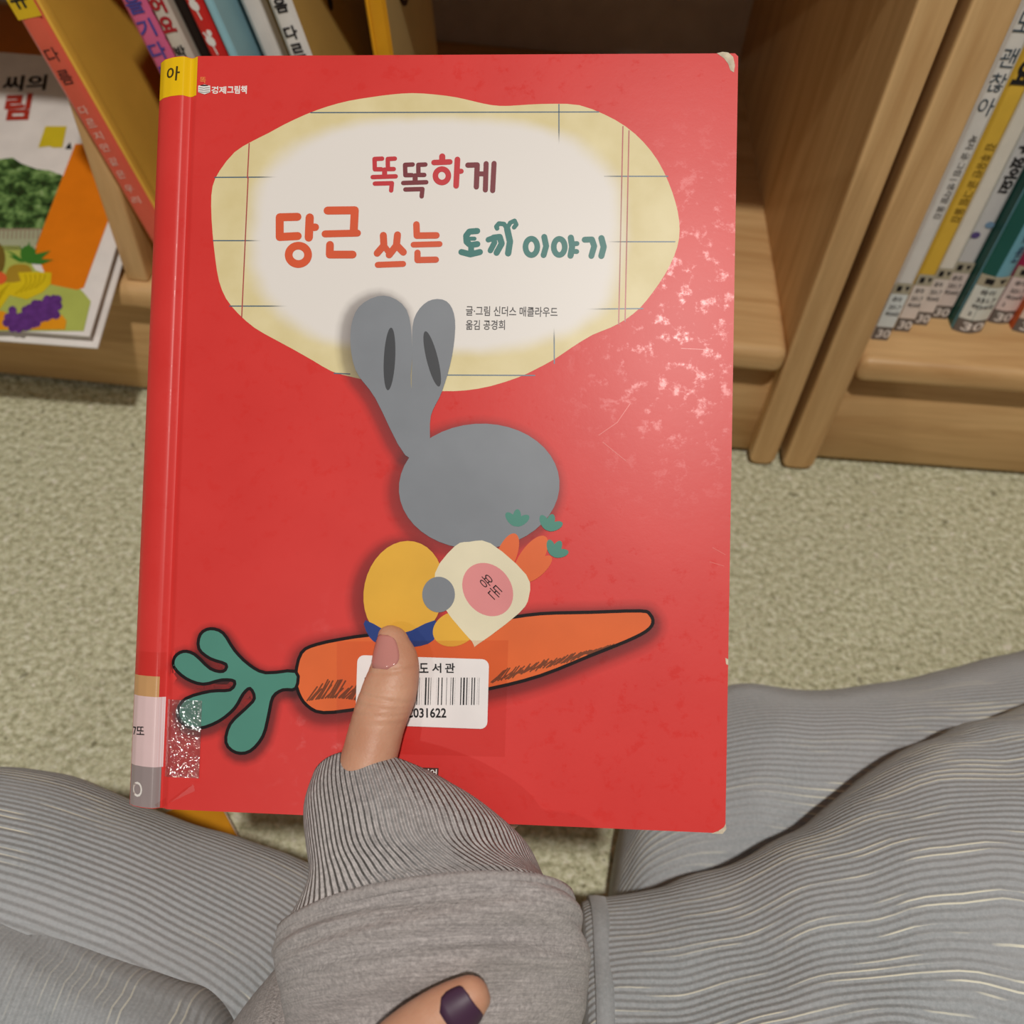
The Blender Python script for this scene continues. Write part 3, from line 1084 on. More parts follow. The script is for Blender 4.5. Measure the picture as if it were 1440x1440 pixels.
PB(32).pxpoly([(514, 872), (560, 892), (612, 872), (610, 900), (580, 910), (540, 908), (520, 896)], 3).build('printed_shorts', plain('blue_print', (38, 62, 128), 0.38), bk)
PB(34).pxpoly(EARA, 4).build('printed_ear', GREYR, bk)
PB(36).pxpoly(EARB, 4).build('printed_ear', GREYR, bk)
PB(38).pxpoly(HEAD).build('printed_head', GREYR, bk, 'plain grey oval rabbit head')
ins = PB(40)
ins.pxpoly(ellipse(548, 505, 8, 44, 3)).pxpoly(ellipse(608, 505, 8, 40, -14))
ins.build('printed_inner_ear', plain('dark_grey_print', (62, 64, 68), 0.4), bk)
PB(41).pxpoly(ellipse(640, 884, 32, 24, -20)).build('printed_shirt', plain('yellow_print', (226, 172, 60)), bk)
for k, (cx, cy, rx, ry, rot) in enumerate(((712, 782, 14, 34, 22), (746, 786, 16, 38, 34), (756, 800, 10, 26, 48))):
    PB(42 + k).pxpoly(ellipse(cx, cy, rx, ry, rot)).build('printed_small_carrot', ORANGEC, bk)
for k, (cx, cy) in enumerate(((726, 738), (771, 744), (778, 780))):
    g = PB(46)
    for a in (-130, -85, -35):
        g.pxpoly(ellipse(cx + 10 * cos(radians(a + k * 12)), cy + 10 * sin(radians(a + k * 12)), 12, 6, a + k * 12, 16))
    g.build('printed_small_leaves', GREENC, bk)
POUCH = [(612, 806), (640, 768), (660, 762), (690, 764), (740, 808), (744, 838), (730, 862), (672, 906), (664, 902), (622, 850)]
PB(48).pxpoly(POUCH, 3).build('printed_pouch', plain('cream_print', (226, 216, 186), 0.38), bk)
PB(51).pxpoly(ellipse(686, 829, 33, 40, -38)).build('printed_pink_oval', plain('pink_print', (222, 140, 140), 0.38), bk)
PB(54).pxtext('용', (672, 816), (684, 829), 16, 0.0).pxtext('돈', (684, 832), (697, 845), 16, 0.0).build('printed_lettering', BLACKC, bk)
PB(54).pxpoly(ellipse(617, 836, 23, 25)).build('printed_paw', GREYR, bk)

# --- title lettering, drawn stroke by stroke
def strokes(pr, ox, oy, sc, items, dx=0, dy=0):
    for pts, wd in items:
        pr.pxstroke([(ox + (x + dx) / sc, oy + (y + dy) / sc) for x, y in pts], wd / sc)


def ringst(cx, cy, rx, ry):
    p = ellipse(cx, cy, rx, ry, 0, 28)
    return p + [p[0]]


TT = [([(245, 152), (175, 155), (178, 250), (238, 250)], 42), ([(362, 152), (297, 155), (298, 248), (352, 248)], 42),
      ([(268, 255), (268, 315)], 48), ([(158, 322), (370, 315)], 42), ([(178, 382), (335, 378), (328, 445)], 42)]
HA = [([(798, 132), (798, 175)], 58), ([(722, 188), (868, 182)], 52), (ringst(795, 310, 60, 62), 52), ([(938, 160), (926, 402)], 54), ([(945, 270), (972, 268)], 48)]
GE = [([(1034, 212), (1120, 210), (1112, 412)], 50), ([(1130, 292), (1190, 292)], 46), ([(1202, 198), (1195, 440)], 48), ([(1275, 196), (1262, 446)], 48)]
CRIM = plain('crimson_title', (196, 54, 60), 0.38)
MARO = plain('maroon_title', (122, 52, 58), 0.38)
p1 = PB(12)
strokes(p1, 500, 200, 6.545, TT)
strokes(p1, 500, 200, 6.545, HA)
p1.build('title_lettering', CRIM, bk)
p1 = PB(12)
strokes(p1, 500, 200, 6.545, TT, 281, 54)
strokes(p1, 500, 200, 6.545, GE)
p1.build('title_lettering', MARO, bk)
DG = [([(258, 187), (125, 190), (125, 338), (260, 331)], 62), ([(350, 192), (343, 342)], 64), ([(368, 265), (392, 265)], 58), (ringst(265, 472, 73, 69), 60),
      ([(484, 140), (688, 138), (680, 300)], 62), ([(465, 315), (708, 309)], 54), ([(502, 397), (500, 470), (672, 470)], 60),
      ([(902, 326), (906, 402), (856, 460)], 54), ([(906, 402), (950, 462)], 46), ([(1008, 322), (1000, 402), (946, 472)], 54), ([(1000, 398), (1052, 452)], 54),
      ([(860, 547), (1050, 540)], 46), ([(1150, 244), (1153, 328), (1300, 326)], 50), ([(1128, 396), (1324, 391)], 44), ([(1158, 456), (1158, 511), (1296, 508)], 48)]
p1 = PB(12)
strokes(p1, 370, 270, 5.333, DG)
p1.build('title_lettering', plain('orange_title', (214, 88, 52), 0.38), bk)
TO = [([(283, 138), (222, 143), (197, 175), (200, 222), (230, 248), (284, 240)], 48), ([(220, 198), (262, 198)], 32), ([(236, 255), (236, 300)], 46),
      ([(160, 302), (230, 320), (304, 302)], 48),
      ([(370, 206), (408, 192), (418, 228), (386, 290)], 44), ([(410, 190), (458, 184), (474, 236), (434, 308)], 48),
      ([(524, 312), (538, 220), (516, 120)], 50), ([(516, 120), (492, 84), (452, 80), (432, 104), (438, 118)], 36),
      ([(516, 120), (540, 74), (574, 58), (588, 88), (570, 110)], 34),
      (ringst(705, 262, 46, 64), 44), ([(805, 184), (820, 256), (800, 326)], 46), (ringst(922, 262, 43, 63), 44), ([(1012, 190), (1022, 260), (1010, 330)], 48),
      ([(1030, 238), (1060, 236)], 38), ([(1030, 296), (1058, 298)], 38), ([(1120, 206), (1176, 204), (1194, 256), (1172, 332)], 46), ([(1250, 194), (1268, 262), (1250, 332)], 48)]
p1 = PB(12)
strokes(p1, 620, 300, 5.538, TO)
p1.build('title_lettering', plain('teal_title', (58, 118, 112), 0.38), bk)
PB(12).pxtext('글·그림 신더스 매클라우드', (655, 444), (784, 446), 14, 0.012).pxtext('옮김 공경희', (655, 464), (710, 464), 14, 0.012).build('author_lettering', plain('grey_ink', (70, 66, 66), 0.4), bk)
# series mark
PB(6).pxtext('경제', (297, 132), (318, 132), 11, 0.03).pxtext('그림책', (319.5, 132), (347, 132), 12, 0.03).build('series_lettering', WHITEP, bk)
PB(6).pxtext('똑', (281, 117), (289.5, 117), 9, 0.01).build('series_lettering', plain('apricot_ink', (232, 140, 70), 0.4), bk)
cs = PB(24).pxpoly([(279, 121), (288, 119), (296, 121), (296, 130), (288, 133), (279, 130)])
cs.build('printed_coin_stack', WHITEP, bk)
cs = PB(28).pxpoly(ellipse(287.5, 120.6, 6, 1.0))
for k in range(3):
    cs.pxstroke([(280, 123.4 + k * 3), (287, 124.6 + k * 3), (295, 123.4 + k * 3)], 0.7)
cs.build('printed_coin_lines', INK, bk)
# publisher mark by the cuff
PB(6).pxpoly([(586, 1079), (617, 1080), (616, 1094), (586, 1093)]).build('publisher_mark', plain('brown_mark', (84, 50, 44), 0.4), bk)
PB(9).pxtext('이어', (594, 1091), (614, 1092), 10, 0.02).build('publisher_lettering', WHITEP, bk)

# --- stickers and clear film
m, nt, b = newmat('clear_film')
nt.nodes.remove(b)
tr = nt.nodes.new('ShaderNodeBsdfTransparent')
tr.inputs[0].default_value = (0.97, 0.90, 0.88, 1)
gl = nt.nodes.new('ShaderNodeBsdfGlossy')
gl.inputs['Roughness'].default_value = 0.2
mx = nt.nodes.new('ShaderNodeMixShader')
mx.inputs[0].default_value = 0.02
nt.links.new(tr.outputs[0], mx.inputs[1])
nt.links.new(gl.outputs[0], mx.inputs[2])
nt.links.new(mx.outputs[0], nt.nodes['Material Output'].inputs[0])
FILM = m
m, nt, b = newmat('crinkled_film')
nt.nodes.remove(b)
tr = nt.nodes.new('ShaderNodeBsdfTransparent')
tr.inputs[0].default_value = (0.98, 0.95, 0.94, 1)
gl = nt.nodes.new('ShaderNodeBsdfGlossy')
gl.inputs['Roughness'].default_value = 0.10
bp = nt.nodes.new('ShaderNodeBump')
bp.inputs['Strength'].default_value = 0.42
bp.inputs['Distance'].default_value = 0.0022
nt.links.new(ntex(nt, coords(nt, 'Object', (1.6, 1, 1)), 330, 2, 0.5, 0.6), bp.inputs['Height'])
nt.links.new(bp.outputs[0], gl.inputs['Normal'])
mx = nt.nodes.new('ShaderNodeMixShader')
mx.inputs[0].default_value = 0.34
nt.links.new(tr.outputs[0], mx.inputs[1])
nt.links.new(gl.outputs[0], mx.inputs[2])
nt.links.new(mx.outputs[0], nt.nodes['Material Output'].inputs[0])
CRINKLE = m
PB(58).pxpoly([(474, 902), (715, 900), (710, 1064), (474, 1058)]).build('clear_film', FILM, bk, 'clear plastic film over the barcode sticker')
lab_ = PB(62)
x0, y0 = fb.pix(500, 1018)
x1, y1 = fb.pix(688, 927)
lab_.rect(x0, y0, x1, y1, 0.0026)
bl_ = lab_.build('barcode_sticker', plain('sticker_white', (236, 230, 228), 0.35), bk, 'white barcode sticker')
pr = PB(65)
rr = random.Random(11)
px = 512.0
while px < 674:
    wd = rr.choice((1.1, 1.3, 1.8, 2.6, 3.4))
    a, c2 = fb.pix(px, 991), fb.pix(min(px + wd, 674.5), 952.5)
    pr.rect(a[0], a[1], c2[0], c2[1])
    px += wd + rr.choice((0.9, 1.1, 1.5, 2.2))
pr.pxtext('도', (590, 946), (603, 946), 13.5, 0.025).pxtext('서', (608, 946), (621, 946), 13.5, 0.025).pxtext('관', (626, 946), (640, 946), 13.5, 0.025)
pr.pxtext('C031622', (571, 1009), (628, 1009), 13.5, 0.025)
pr.build('barcode', INK, bl_)

# spine stickers (wrapped round the spine)
ue = PROF[0][0] + 0.0003


def wrap(px_r, py0, py1, lift, name, mat, label=None, r=0.0):
    u1 = fb.pix(px_r, (py0 + py1) / 2)[0]
    va, vb = fb.pix(240, py1)[1], fb.pix(240, py0)[1]
    pr = PB(lift)
    pr.rect(ue, max(va, 0.0002), u1, min(vb, BH - 0.0002), nx=26)
    o = pr.build(name, mat, bk, label)
    for p in o.data.polygons:
        p.use_smooth = True
    return o


GLOSSY_Y = plain('yellow_label', (236, 190, 22), 0.2)
wrap(277, 78, 134, 8, 'yellow_spine_sticker', GLOSSY_Y)
PB(14).pxtext('아', (231, 112), (252, 113), 21, 0.02).build('sticker_letter', plain('brown_letter', (74, 60, 22), 0.4), bk)
wrap(224, 952, 981, 8, 'tan_spine_sticker', plain('tan_label', (206, 170, 118), 0.25))
wrap(229, 981, 1080, 9, 'white_spine_sticker', plain('pinkish_label', (230, 214, 218), 0.3))
PB(14).pxtext('7또', (180, 1036), (202, 1035), 12.5, 0.015).build('call_number', INK, bk)
wrap(224, 1080, 1138, 8, 'grey_spine_sticker', plain('grey_label', (158, 154, 156), 0.2))
PB(14).pxtext('O', (182, 1122), (199, 1122), 21, 0.01).build('sticker_letter', WHITEP, bk)
wrap(228, 918, 1138, 12, 'spine_film', FILM)
PB(60).rect(*fb.pix(231, 1092), *fb.pix(285, 985), nx=24).build('crinkled_film', CRINKLE, bk, 'crinkled clear tape beside the spine')
# torn tape flap at the lower spine end and worn corners
PB(20).pxpoly([(208, 1138), (232, 1122), (272, 1103), (275, 1112), (240, 1128), (222, 1139)]).build('torn_tape', FILM, bk)
CHIP = plain('bare_board', (206, 192, 168), 0.8, var=0.25, nscale=300)
pts = [(1008, 75), (1016, 73), (1024, 74), (1031, 80), (1033.5, 92), (1032, 102), (1027, 99), (1024, 90), (1018, 82)]
pr = PB(10).pxpoly(pts)
o = pr.build('worn_corner', CHIP, bk, 'bare board at the worn corner')
pr = PB(10).pxpoly([(1000, 1172), (1010, 1168.5), (1018, 1163), (1020.5, 1158), (1021.5, 1166), (1016, 1172.5)])
pr.build('worn_corner', CHIP, bk)
pr = PB(10).pxpoly([(1020, 925), (1024, 927), (1024, 935), (1021, 934)])
pr.build('worn_edge', CHIP, bk)
for a, b2 in (((842, 612), (868, 594)), ((868, 594), (886, 568)), ((848, 622), (880, 648)), ((1002, 770), (1020, 780)), ((998, 790), (1018, 796)), ((958, 490), (1000, 492))):
    PB(5).pxstroke([a, b2], 0.9).build('scratch', plain('scratch_pale', (226, 112, 106), 0.3), bk)

# ================================================================== THE PERSON
person = empty('person', (0.0, 0.0, 0.0))
tag(person, 'seated person in grey corduroy trousers and grey knit sweater holding the red book', 'person')

m, nt, b = newmat('skin')
v = coords(nt)
n1 = ntex(nt, v, 60, 4)
n2 = ntex(nt, v, 900, 3, 0.6)
wv = nt.nodes.new('ShaderNodeTexWave')
c = ramp(nt, n1, [(0.3, lin((196, 142, 114))), (0.7, lin((212, 164, 136)))])
nt.links.new(c, b.inputs['Base Color'])
b.inputs['Roughness'].default_value = 0.45
b.inputs['Specular IOR Level'].default_value = 0.35
b.inputs['Subsurface Weight'].default_value = 0.15
b.inputs['Subsurface Radius'].default_value = (0.004, 0.0016, 0.0009)
b.inputs['Subsurface Scale'].default_value = 1.0
nt.nodes.remove(wv)
bump(nt, b, n2, 0.25, 0.0006)
SKIN = m


def tube(path, n=20, caps=3):
    """path: (center Vector, rx, rz, side Vector, up Vector) list -> rings with rounded ends"""
    rings = []
    for (c_, rx, rz, s_, u_) in path:
        rings.append([c_ + s_ * (rx * cos(2 * pi * j / n)) + u_ * (rz * sin(2 * pi * j / n)) for j in range(n)])
    return rings


def limb(pts, side, up, n=20, k=5):
    """pts: (x,y,z,rx,rz) control points; returns a closed smooth tube (verts, faces)"""
    P = catmull(pts, k)
    rings = []

    def cap(c_, d_, rx, rz, rev):
        out = []
        for a in (80, 62, 42, 20):
            q_ = c_ + d_ * (sin(radians(a)) * min(rx, rz) * 0.95)
            out.append([q_ + side * (rx * cos(radians(a)) * cos(2 * pi * j / n)) + up * (rz * cos(radians(a)) * sin(2 * pi * j / n)) for j in range(n)])
        return out if not rev else out[::-1]
    V = [Vector(p[:3]) for p in P]
    rings += cap(V[0], (V[0] - V[1]).normalized(), P[0][3], P[0][4], False)
    for c_, p in zip(V, P):
        rings.append([c_ + side * (p[3] * cos(2 * pi * j / n)) + up * (p[4] * sin(2 * pi * j / n)) for j in range(n)])
    rings += cap(V[-1], (V[-1] - V[-2]).normalized(), P[-1][3], P[-1][4], True)
    return rings


def join_limbs(limbs, voxel):
    vs, fs = [], []
    for rings in limbs:
        n = len(rings[0])
        k = len(vs)
        for r in rings:
            vs += r
        for i in range(len(rings) - 1):
            for j in range(n):
                a, b2 = k + i * n + j, k + i * n + (j + 1) % n
                fs.append((a, b2, b2 + n, a + n))
        fs.append(tuple(range(k + n - 1, k - 1, -1)))
        fs.append(tuple(range(k + (len(rings) - 1) * n, k + len(rings) * n)))
    me = mesh(vs, fs)
    bm = bmesh.new()
    bm.from_mesh(me)
    bmesh.ops.recalc_face_normals(bm, faces=bm.faces)
    bm.to_mesh(me)
    bm.free()
    o = bpy.data.objects.new('tmp', me)
    COL.objects.link(o)
    md = o.modifiers.new('r', 'REMESH')
    md.mode = 'VOXEL'
    md.voxel_size = voxel
    md.use_smooth_shade = True
    ms = o.modifiers.new('s', 'SMOOTH')
    ms.factor = 0.5
    ms.iterations = 5
    out = bpy.data.meshes.new_from_object(o.evaluated_get(bpy.context.evaluated_depsgraph_get()))
    bpy.data.objects.remove(o)
    for p in out.polygons:
        p.use_smooth = True
    return out


# hand built in the book's local frame (u, v, n), then moved to world space
MB = bk.matrix_world.copy()
SX, SY, SZ = Vector((1, 0, 0)), Vector((0, 1, 0)), Vector((0, 0, 1))


def uv(px, py):
    return fb.pix(px, py)


def tpt(px, py, h, rx, rz):
    """thumb control point whose silhouette centre is at the pixel, at height h above the cover"""
    # shift towards the camera along the ray so that it still projects there
    r = ray(px, py)
    t_ = ((fb.o + fb.z * h) - EYE).dot(fb.z) / r.dot(fb.z)
    d = EYE + r * t_ - fb.o
    return (d.dot(fb.x), d.dot(fb.y), h, rx, rz)


thumb = [tpt(553, 897, 0.0066, 0.0058, 0.0052), tpt(556, 914, 0.0076, 0.0077, 0.0064), tpt(556, 931, 0.0084, 0.0087, 0.0074), tpt(551, 955, 0.0092, 0.0099, 0.0086),
         tpt(543, 985, 0.0102, 0.0107, 0.0096), tpt(531, 1020, 0.0105, 0.0103, 0.0098), tpt(523, 1050, 0.0115, 0.0103, 0.0102), tpt(517, 1078, 0.0125, 0.0108, 0.0106),
         tpt(524, 1120, 0.0125, 0.0130, 0.0118), tpt(548, 1175, 0.008, 0.016, 0.014), tpt(580, 1230, 0.0, 0.020, 0.016)]
pu, pv = uv(580, 1260)
limbs = [limb(thumb, SX, SZ, 24, 6)]
# palm below the lower edge, four fingers behind the back cover
limbs.append(limb([(pu - 0.004, -0.055, -0.012, 0.024, 0.014), (pu + 0.002, -0.028, -0.022, 0.031, 0.013), (pu + 0.004, 0.006, -0.031, 0.032, 0.011)], SX, SZ, 24, 5))
for k, (du, ln) in enumerate(((-0.027, 0.066), (-0.009, 0.076), (0.009, 0.072), (0.026, 0.056))):
    fu = pu + 0.004 + du
    sp = (k - 1.5) * 0.004
    limbs.append(limb([(fu, -0.004, -0.031, 0.0098, 0.0095), (fu + sp * 0.4, ln * 0.40, -0.0275, 0.0086, 0.0084),
                       (fu + sp * 0.8, ln * 0.75, -0.0232, 0.0080, 0.0078), (fu + sp, ln, -0.0215, 0.0068, 0.0062)], SX, SZ, 16, 4))
# wrist and forearm running down inside the sleeve
limbs.append(limb([(pu, -0.03, -0.015, 0.030, 0.018), (pu - 0.004, -0.075, -0.012, 0.027, 0.019), (pu - 0.002, -0.13, -0.012, 0.032, 0.026),
                   (pu + 0.0, -0.21, -0.02, 0.038, 0.034)], SX, SZ, 24, 5))
hand = join_limbs(limbs, 0.00095)
# skin creases over the thumb joint and below the nail
TH_AX = [(Vector(q_[:3]), q_[3], q_[4]) for q_ in catmull(thumb, 6)]
for vtx in hand.vertices:
    co = vtx.co
    if co.z < 0.002 or co.y < 0.012 or co.y > 0.075:
        continue
    sk = (co.x - uv(545, 980)[0])
    for (py, dep, wd_, tilt) in ((978, 0.00055, 0.0007, -0.16), (990, 0.00045, 0.0007, -0.06), (1000, 0.00035, 0.0006, 0.02), (943, 0.00045, 0.0006, 0.10),
                                 (966, 0.00020, 0.0006, 0.05), (1012, 0.00018, 0.0006, 0.03)):
        dv_ = co.y - (uv(545, py)[1] + 0.0015) - tilt * sk
        if abs(dv_) < 0.002:
            co.z -= 1.6 * dep * math.exp(-(dv_ / wd_) ** 2)
hand.transform(MB)
body = link('body', hand, SKIN, person)
body['label'] = 'bare hand with thumb resting on the book cover'

# thumbnail: curved plate on the upper side of the thumb
def nail(path, side, up, s0, s1, a0, a1, M, over=1.02):
    rows, cols = 9, 13
    P = catmull(path, 10)
    vs, fs = [], []
    for i in range(rows):
        tt = i / (rows - 1)
        s = s0 + (s1 - s0) * tt
        k = min(int(s), len(P) - 2)
        fr_ = s - k
        if s < 0:
            k, fr_ = 0, s
        p = [P[k][q_] + (P[k + 1][q_] - P[k][q_]) * fr_ for q_ in range(5)]
        # rounded outline at both ends
        wfac = sqrt(max(0.0, 1 - (abs(tt - 0.5) * 2) ** 4 * 0.8))
        for j in range(cols):
            a = radians(a0 + (a1 - a0) * (0.5 + (j / (cols - 1) - 0.5) * wfac))
            q_ = Vector(p[:3]) + side * (p[3] * over * cos(a)) + up * (p[4] * over * sin(a))
            vs.append(M @ q_)
    for i in range(rows - 1):
        for j in range(cols - 1):
            a = i * cols + j
            fs.append((a, a + 1, a + cols + 1, a + cols))
    me = mesh(vs, fs, True)
    bm = bmesh.new()
    bm.from_mesh(me)
    r_ = bmesh.ops.solidify(bm, geom=list(bm.faces), thickness=0.0006)
    bmesh.ops.recalc_face_normals(bm, faces=bm.faces)
    bm.to_mesh(me)
    bm.free()
    for p in me.polygons:
        p.use_smooth = True
    return me


NAIL = plain('nail', (196, 132, 124), 0.14, 0.6)
tn = nail(thumb, SX, SZ, -5.5, 23.0, 72, 166, MB, 1.035)
link('thumbnail', tn, NAIL, body)

# --- second hand's fingertip crossing the lower sleeve (the fist itself is below the frame)
def wp(px, py, d):
    return atd(px, py, d)


RT = (R3 @ Vector((1, 0, 0)))
UPV = (R3 @ Vector((0, 1, 0)))
TOW = (R3 @ Vector((0, 0, 1)))
f2dir = (wp(672, 1392, 0.288) - wp(560, 1470, 0.290)).normalized()
f2side = f2dir.cross(TOW).normalized()
f2 = [(*wp(664, 1400, 0.287), 0.0066, 0.0058), (*wp(648, 1412, 0.287), 0.0080, 0.0068), (*wp(610, 1436, 0.287), 0.0088, 0.0078),
      (*wp(560, 1475, 0.289), 0.0094, 0.0088), (*wp(500, 1540, 0.295), 0.0102, 0.0098), (*wp(450, 1620, 0.300), 0.016, 0.014)]
lm2 = [limb(f2, f2side, TOW, 20, 6)]
# the other fingers fold under beside it, the palm and wrist run back along the forearm
f2s = f2side if f2side.dot(RT - UPV) > 0 else -f2side
kn = wp(505, 1535, 0.290)
for k in range(3):
    b_ = kn + f2s * (0.0175 * (k + 1)) - f2dir * (0.003 + 0.004 * k)
    cp = [(b_, 0.0098), (b_ + f2dir * 0.020 + TOW * 0.004, 0.0092), (b_ + f2dir * 0.030 - TOW * 0.004, 0.0088),
          (b_ + f2dir * 0.022 - TOW * 0.013, 0.0082), (b_ + f2dir * 0.006 - TOW * 0.015, 0.0075)]
    lm2.append(limb([(*c_, r_, r_) for c_, r_ in cp], f2s, TOW, 16, 4))
pc = kn + f2s * 0.022
lm2.append(limb([(*(pc + f2dir * 0.004), 0.030, 0.012), (*(pc - f2dir * 0.035), 0.033, 0.014), (*(pc - f2dir * 0.068), 0.026, 0.016),
                 (*(pc - f2dir * 0.10), 0.024, 0.019), (*(pc - f2dir * 0.17), 0.030, 0.028)], f2s, TOW, 24, 5))
h2 = join_limbs(lm2, 0.0016)
h2.transform(person.matrix_world.inverted())
# one body object: merge the second hand into it
bm = bmesh.new()
bm.from_mesh(hand)
bm.from_mesh(h2)
bm.to_mesh(hand)
bm.free()
for p in hand.polygons:
    p.use_smooth = True
n2_ = nail(f2, f2side, TOW, -4.5, 15.0, 30, 150, Matrix.Identity(4), 1.03)
o = link('fingernail', n2_, plain('purple_nail', (70, 44, 66), 0.45, 0.3), body)
o['label'] = 'dark purple painted fingernail'

# --- sleeve: cuff + body, ellipse rings from pixel silhouettes and depth
def knit(name, rib, base, dark, ribscale=2600.0):
    m, nt, b = newmat(name)
    tc = nt.nodes.new('ShaderNodeTexCoord')
    sp = nt.nodes.new('ShaderNodeSeparateXYZ')
    nt.links.new(tc.outputs['UV'], sp.inputs[0])
    v = coords(nt)
    n1 = ntex(nt, v, 700, 4, 0.7)
    n2 = ntex(nt, v, 60, 3)
    n3 = ntex(nt, coords(nt, 'UV', (70, 900, 1) if not rib else (300, 300, 1)), 1.0, 4, 0.7)
    s = math2(nt, 'SINE', math2(nt, 'MULTIPLY', sp.outputs[0], ribscale))
    s01 = math2(nt, 'MULTIPLY_ADD', s, 0.5, 0.5)
    nc = ntex(nt, coords(nt, 'Object', (1, 1, 1), (11, 7, 2)), 700, 4, 0.7)
    c = ramp(nt, nc, [(0.3, lin(dark)), (0.68, lin(base))])
    c = mixc(nt, ramp(nt, n3, [(0.42, 0.0), (0.62, 0.42)]), c, lin(tuple(int(q_ * 0.72) for q_ in dark)))
    nt.links.new(c, b.inputs['Base Color'])
    b.inputs['Roughness'].default_value = 0.92
    b.inputs['Specular IOR Level'].default_value = 0.1
    b.inputs['Sheen Weight'].default_value = 0.25
    h = math2(nt, 'ADD', math2(nt, 'MULTIPLY', s01, 0.9 if rib else 0.0), math2(nt, 'MULTIPLY', n1, 0.5))
    bump(nt, b, h, 1.0, 0.0022)
    return m


CUFFM = knit('ribbed_cuff', True, (222, 214, 211), (188, 181, 179), 2 * pi / 0.0023)
KNITM = knit('heather_knit', False, (204, 196, 193), (156, 149, 147))

SL = [  # left px, right px, front px, depth L, R, front
    ((440, 1108), (676, 1158), (542, 1060), 0.352, 0.352, 0.3390),
    ((428, 1146), (712, 1174), (556, 1086), 0.350, 0.350, 0.3300),
    ((432, 1195), (746, 1200), (575, 1130), 0.347, 0.347, 0.3200),
    ((436, 1235), (766, 1240), (590, 1175), 0.345, 0.345, 0.3140),
    ((418, 1270), (776, 1266), (626, 1208), 0.343, 0.343, 0.3110),
    ((394, 1308), (786, 1290), (662, 1236), 0.341, 0.341, 0.3070),
    ((384, 1336), (808, 1318), (648, 1276), 0.341, 0.341, 0.3020),
    ((388, 1372), (826, 1350), (618, 1330), 0.343, 0.343, 0.2990),
    ((400, 1420), (824, 1400), (612, 1392), 0.348, 0.348, 0.3010),
    ((410, 1480), (812, 1470), (612, 1462), 0.356, 0.356, 0.3070),
    ((410, 1580), (806, 1580), (610, 1570), 0.368, 0.368, 0.3180),
    ((410, 1720), (806, 1720), (610, 1715), 0.385, 0.385, 0.3320),
]
prm = [(*wp(*a, dl), *wp(*b2, dr), *wp(*c_, df)) for a, b2, c_, dl, dr, df in SL]
prm = catmull(prm, 6)
NR = 96
rings = []
for ri, p in enumerate(prm):
    Lp, Rp, Fp = Vector(p[0:3]), Vector(p[3:6]), Vector(p[6:9])
    cc = (Lp + Rp) / 2
    a_, b_ = (Rp - Lp) / 2, Fp - cc
    r = []
    for j in range(NR):
        th = 2 * pi * j / NR
        s_ = sin(th)
        q_ = cc + a_ * cos(th) + b_ * (s_ if s_ > 0 else s_ * 0.75)
        rowt = ri / (len(prm) - 1)
        if rowt > 0.40:
            amp = 0.0058 * min(1, (rowt - 0.40) * 8)
            q_ = q_ + b_.normalized() * amp * (1.3 * noise.noise(Vector((cos(th) * 1.1, rowt * 20 + sin(th) * 1.1, 3.1))) + 0.25 * sin(rowt * 48 + 2.4 * cos(th)))
        else:
            q_ = q_ + b_.normalized() * 0.0015 * noise.noise(Vector((th * 1.5, rowt * 9, 7.7)))
        r.append(q_)
    rings.append(r)
split = 30  # ring index of the cuff seam
cuff_in = [[q_ + (sum((Vector(x) for x in r), Vector()) / NR - q_) * 0.06 for q_ in r] for r in rings[:4]]
cuff_me = loft(cuff_in[::-1] + rings[:split + 1], close_ends=False)
sleeve_me = loft(rings[split - 1:], close_ends=False)
slv = link('sweater_sleeve', sleeve_me, KNITM, person)
slv['label'] = 'heather grey knit sleeve'
cf = link('cuff', cuff_me, CUFFM, slv)
cf['label'] = 'ribbed grey cuff'
# raised seam between cuff and sleeve
seam = []
for k in (split - 1, split):
    pass
sr = rings[split]
cen = sum((Vector(x) for x in sr), Vector()) / NR
sv_, sf_ = [], []
dirn = (sum((Vector(x) for x in rings[split + 2]), Vector()) / NR - sum((Vector(x) for x in rings[split - 2]), Vector()) / NR).normalized()
for j in range(NR):
    o_ = (sr[j] - cen).normalized()
    for k in range(6):
        a = 2 * pi * k / 6
        sv_.append(sr[j] + o_ * (0.0012 * cos(a) + 0.0002) + dirn * (0.0022 * sin(a)))
for j in range(NR):
    for k in range(6):
        a, b2 = j * 6 + k, j * 6 + (k + 1) % 6
        c2, d2 = ((j + 1) % NR) * 6 + (k + 1) % 6, ((j + 1) % NR) * 6 + k
        sf_.append((a, b2, c2, d2))
link('cuff_seam', mesh(sv_, sf_, True), KNITM, slv)


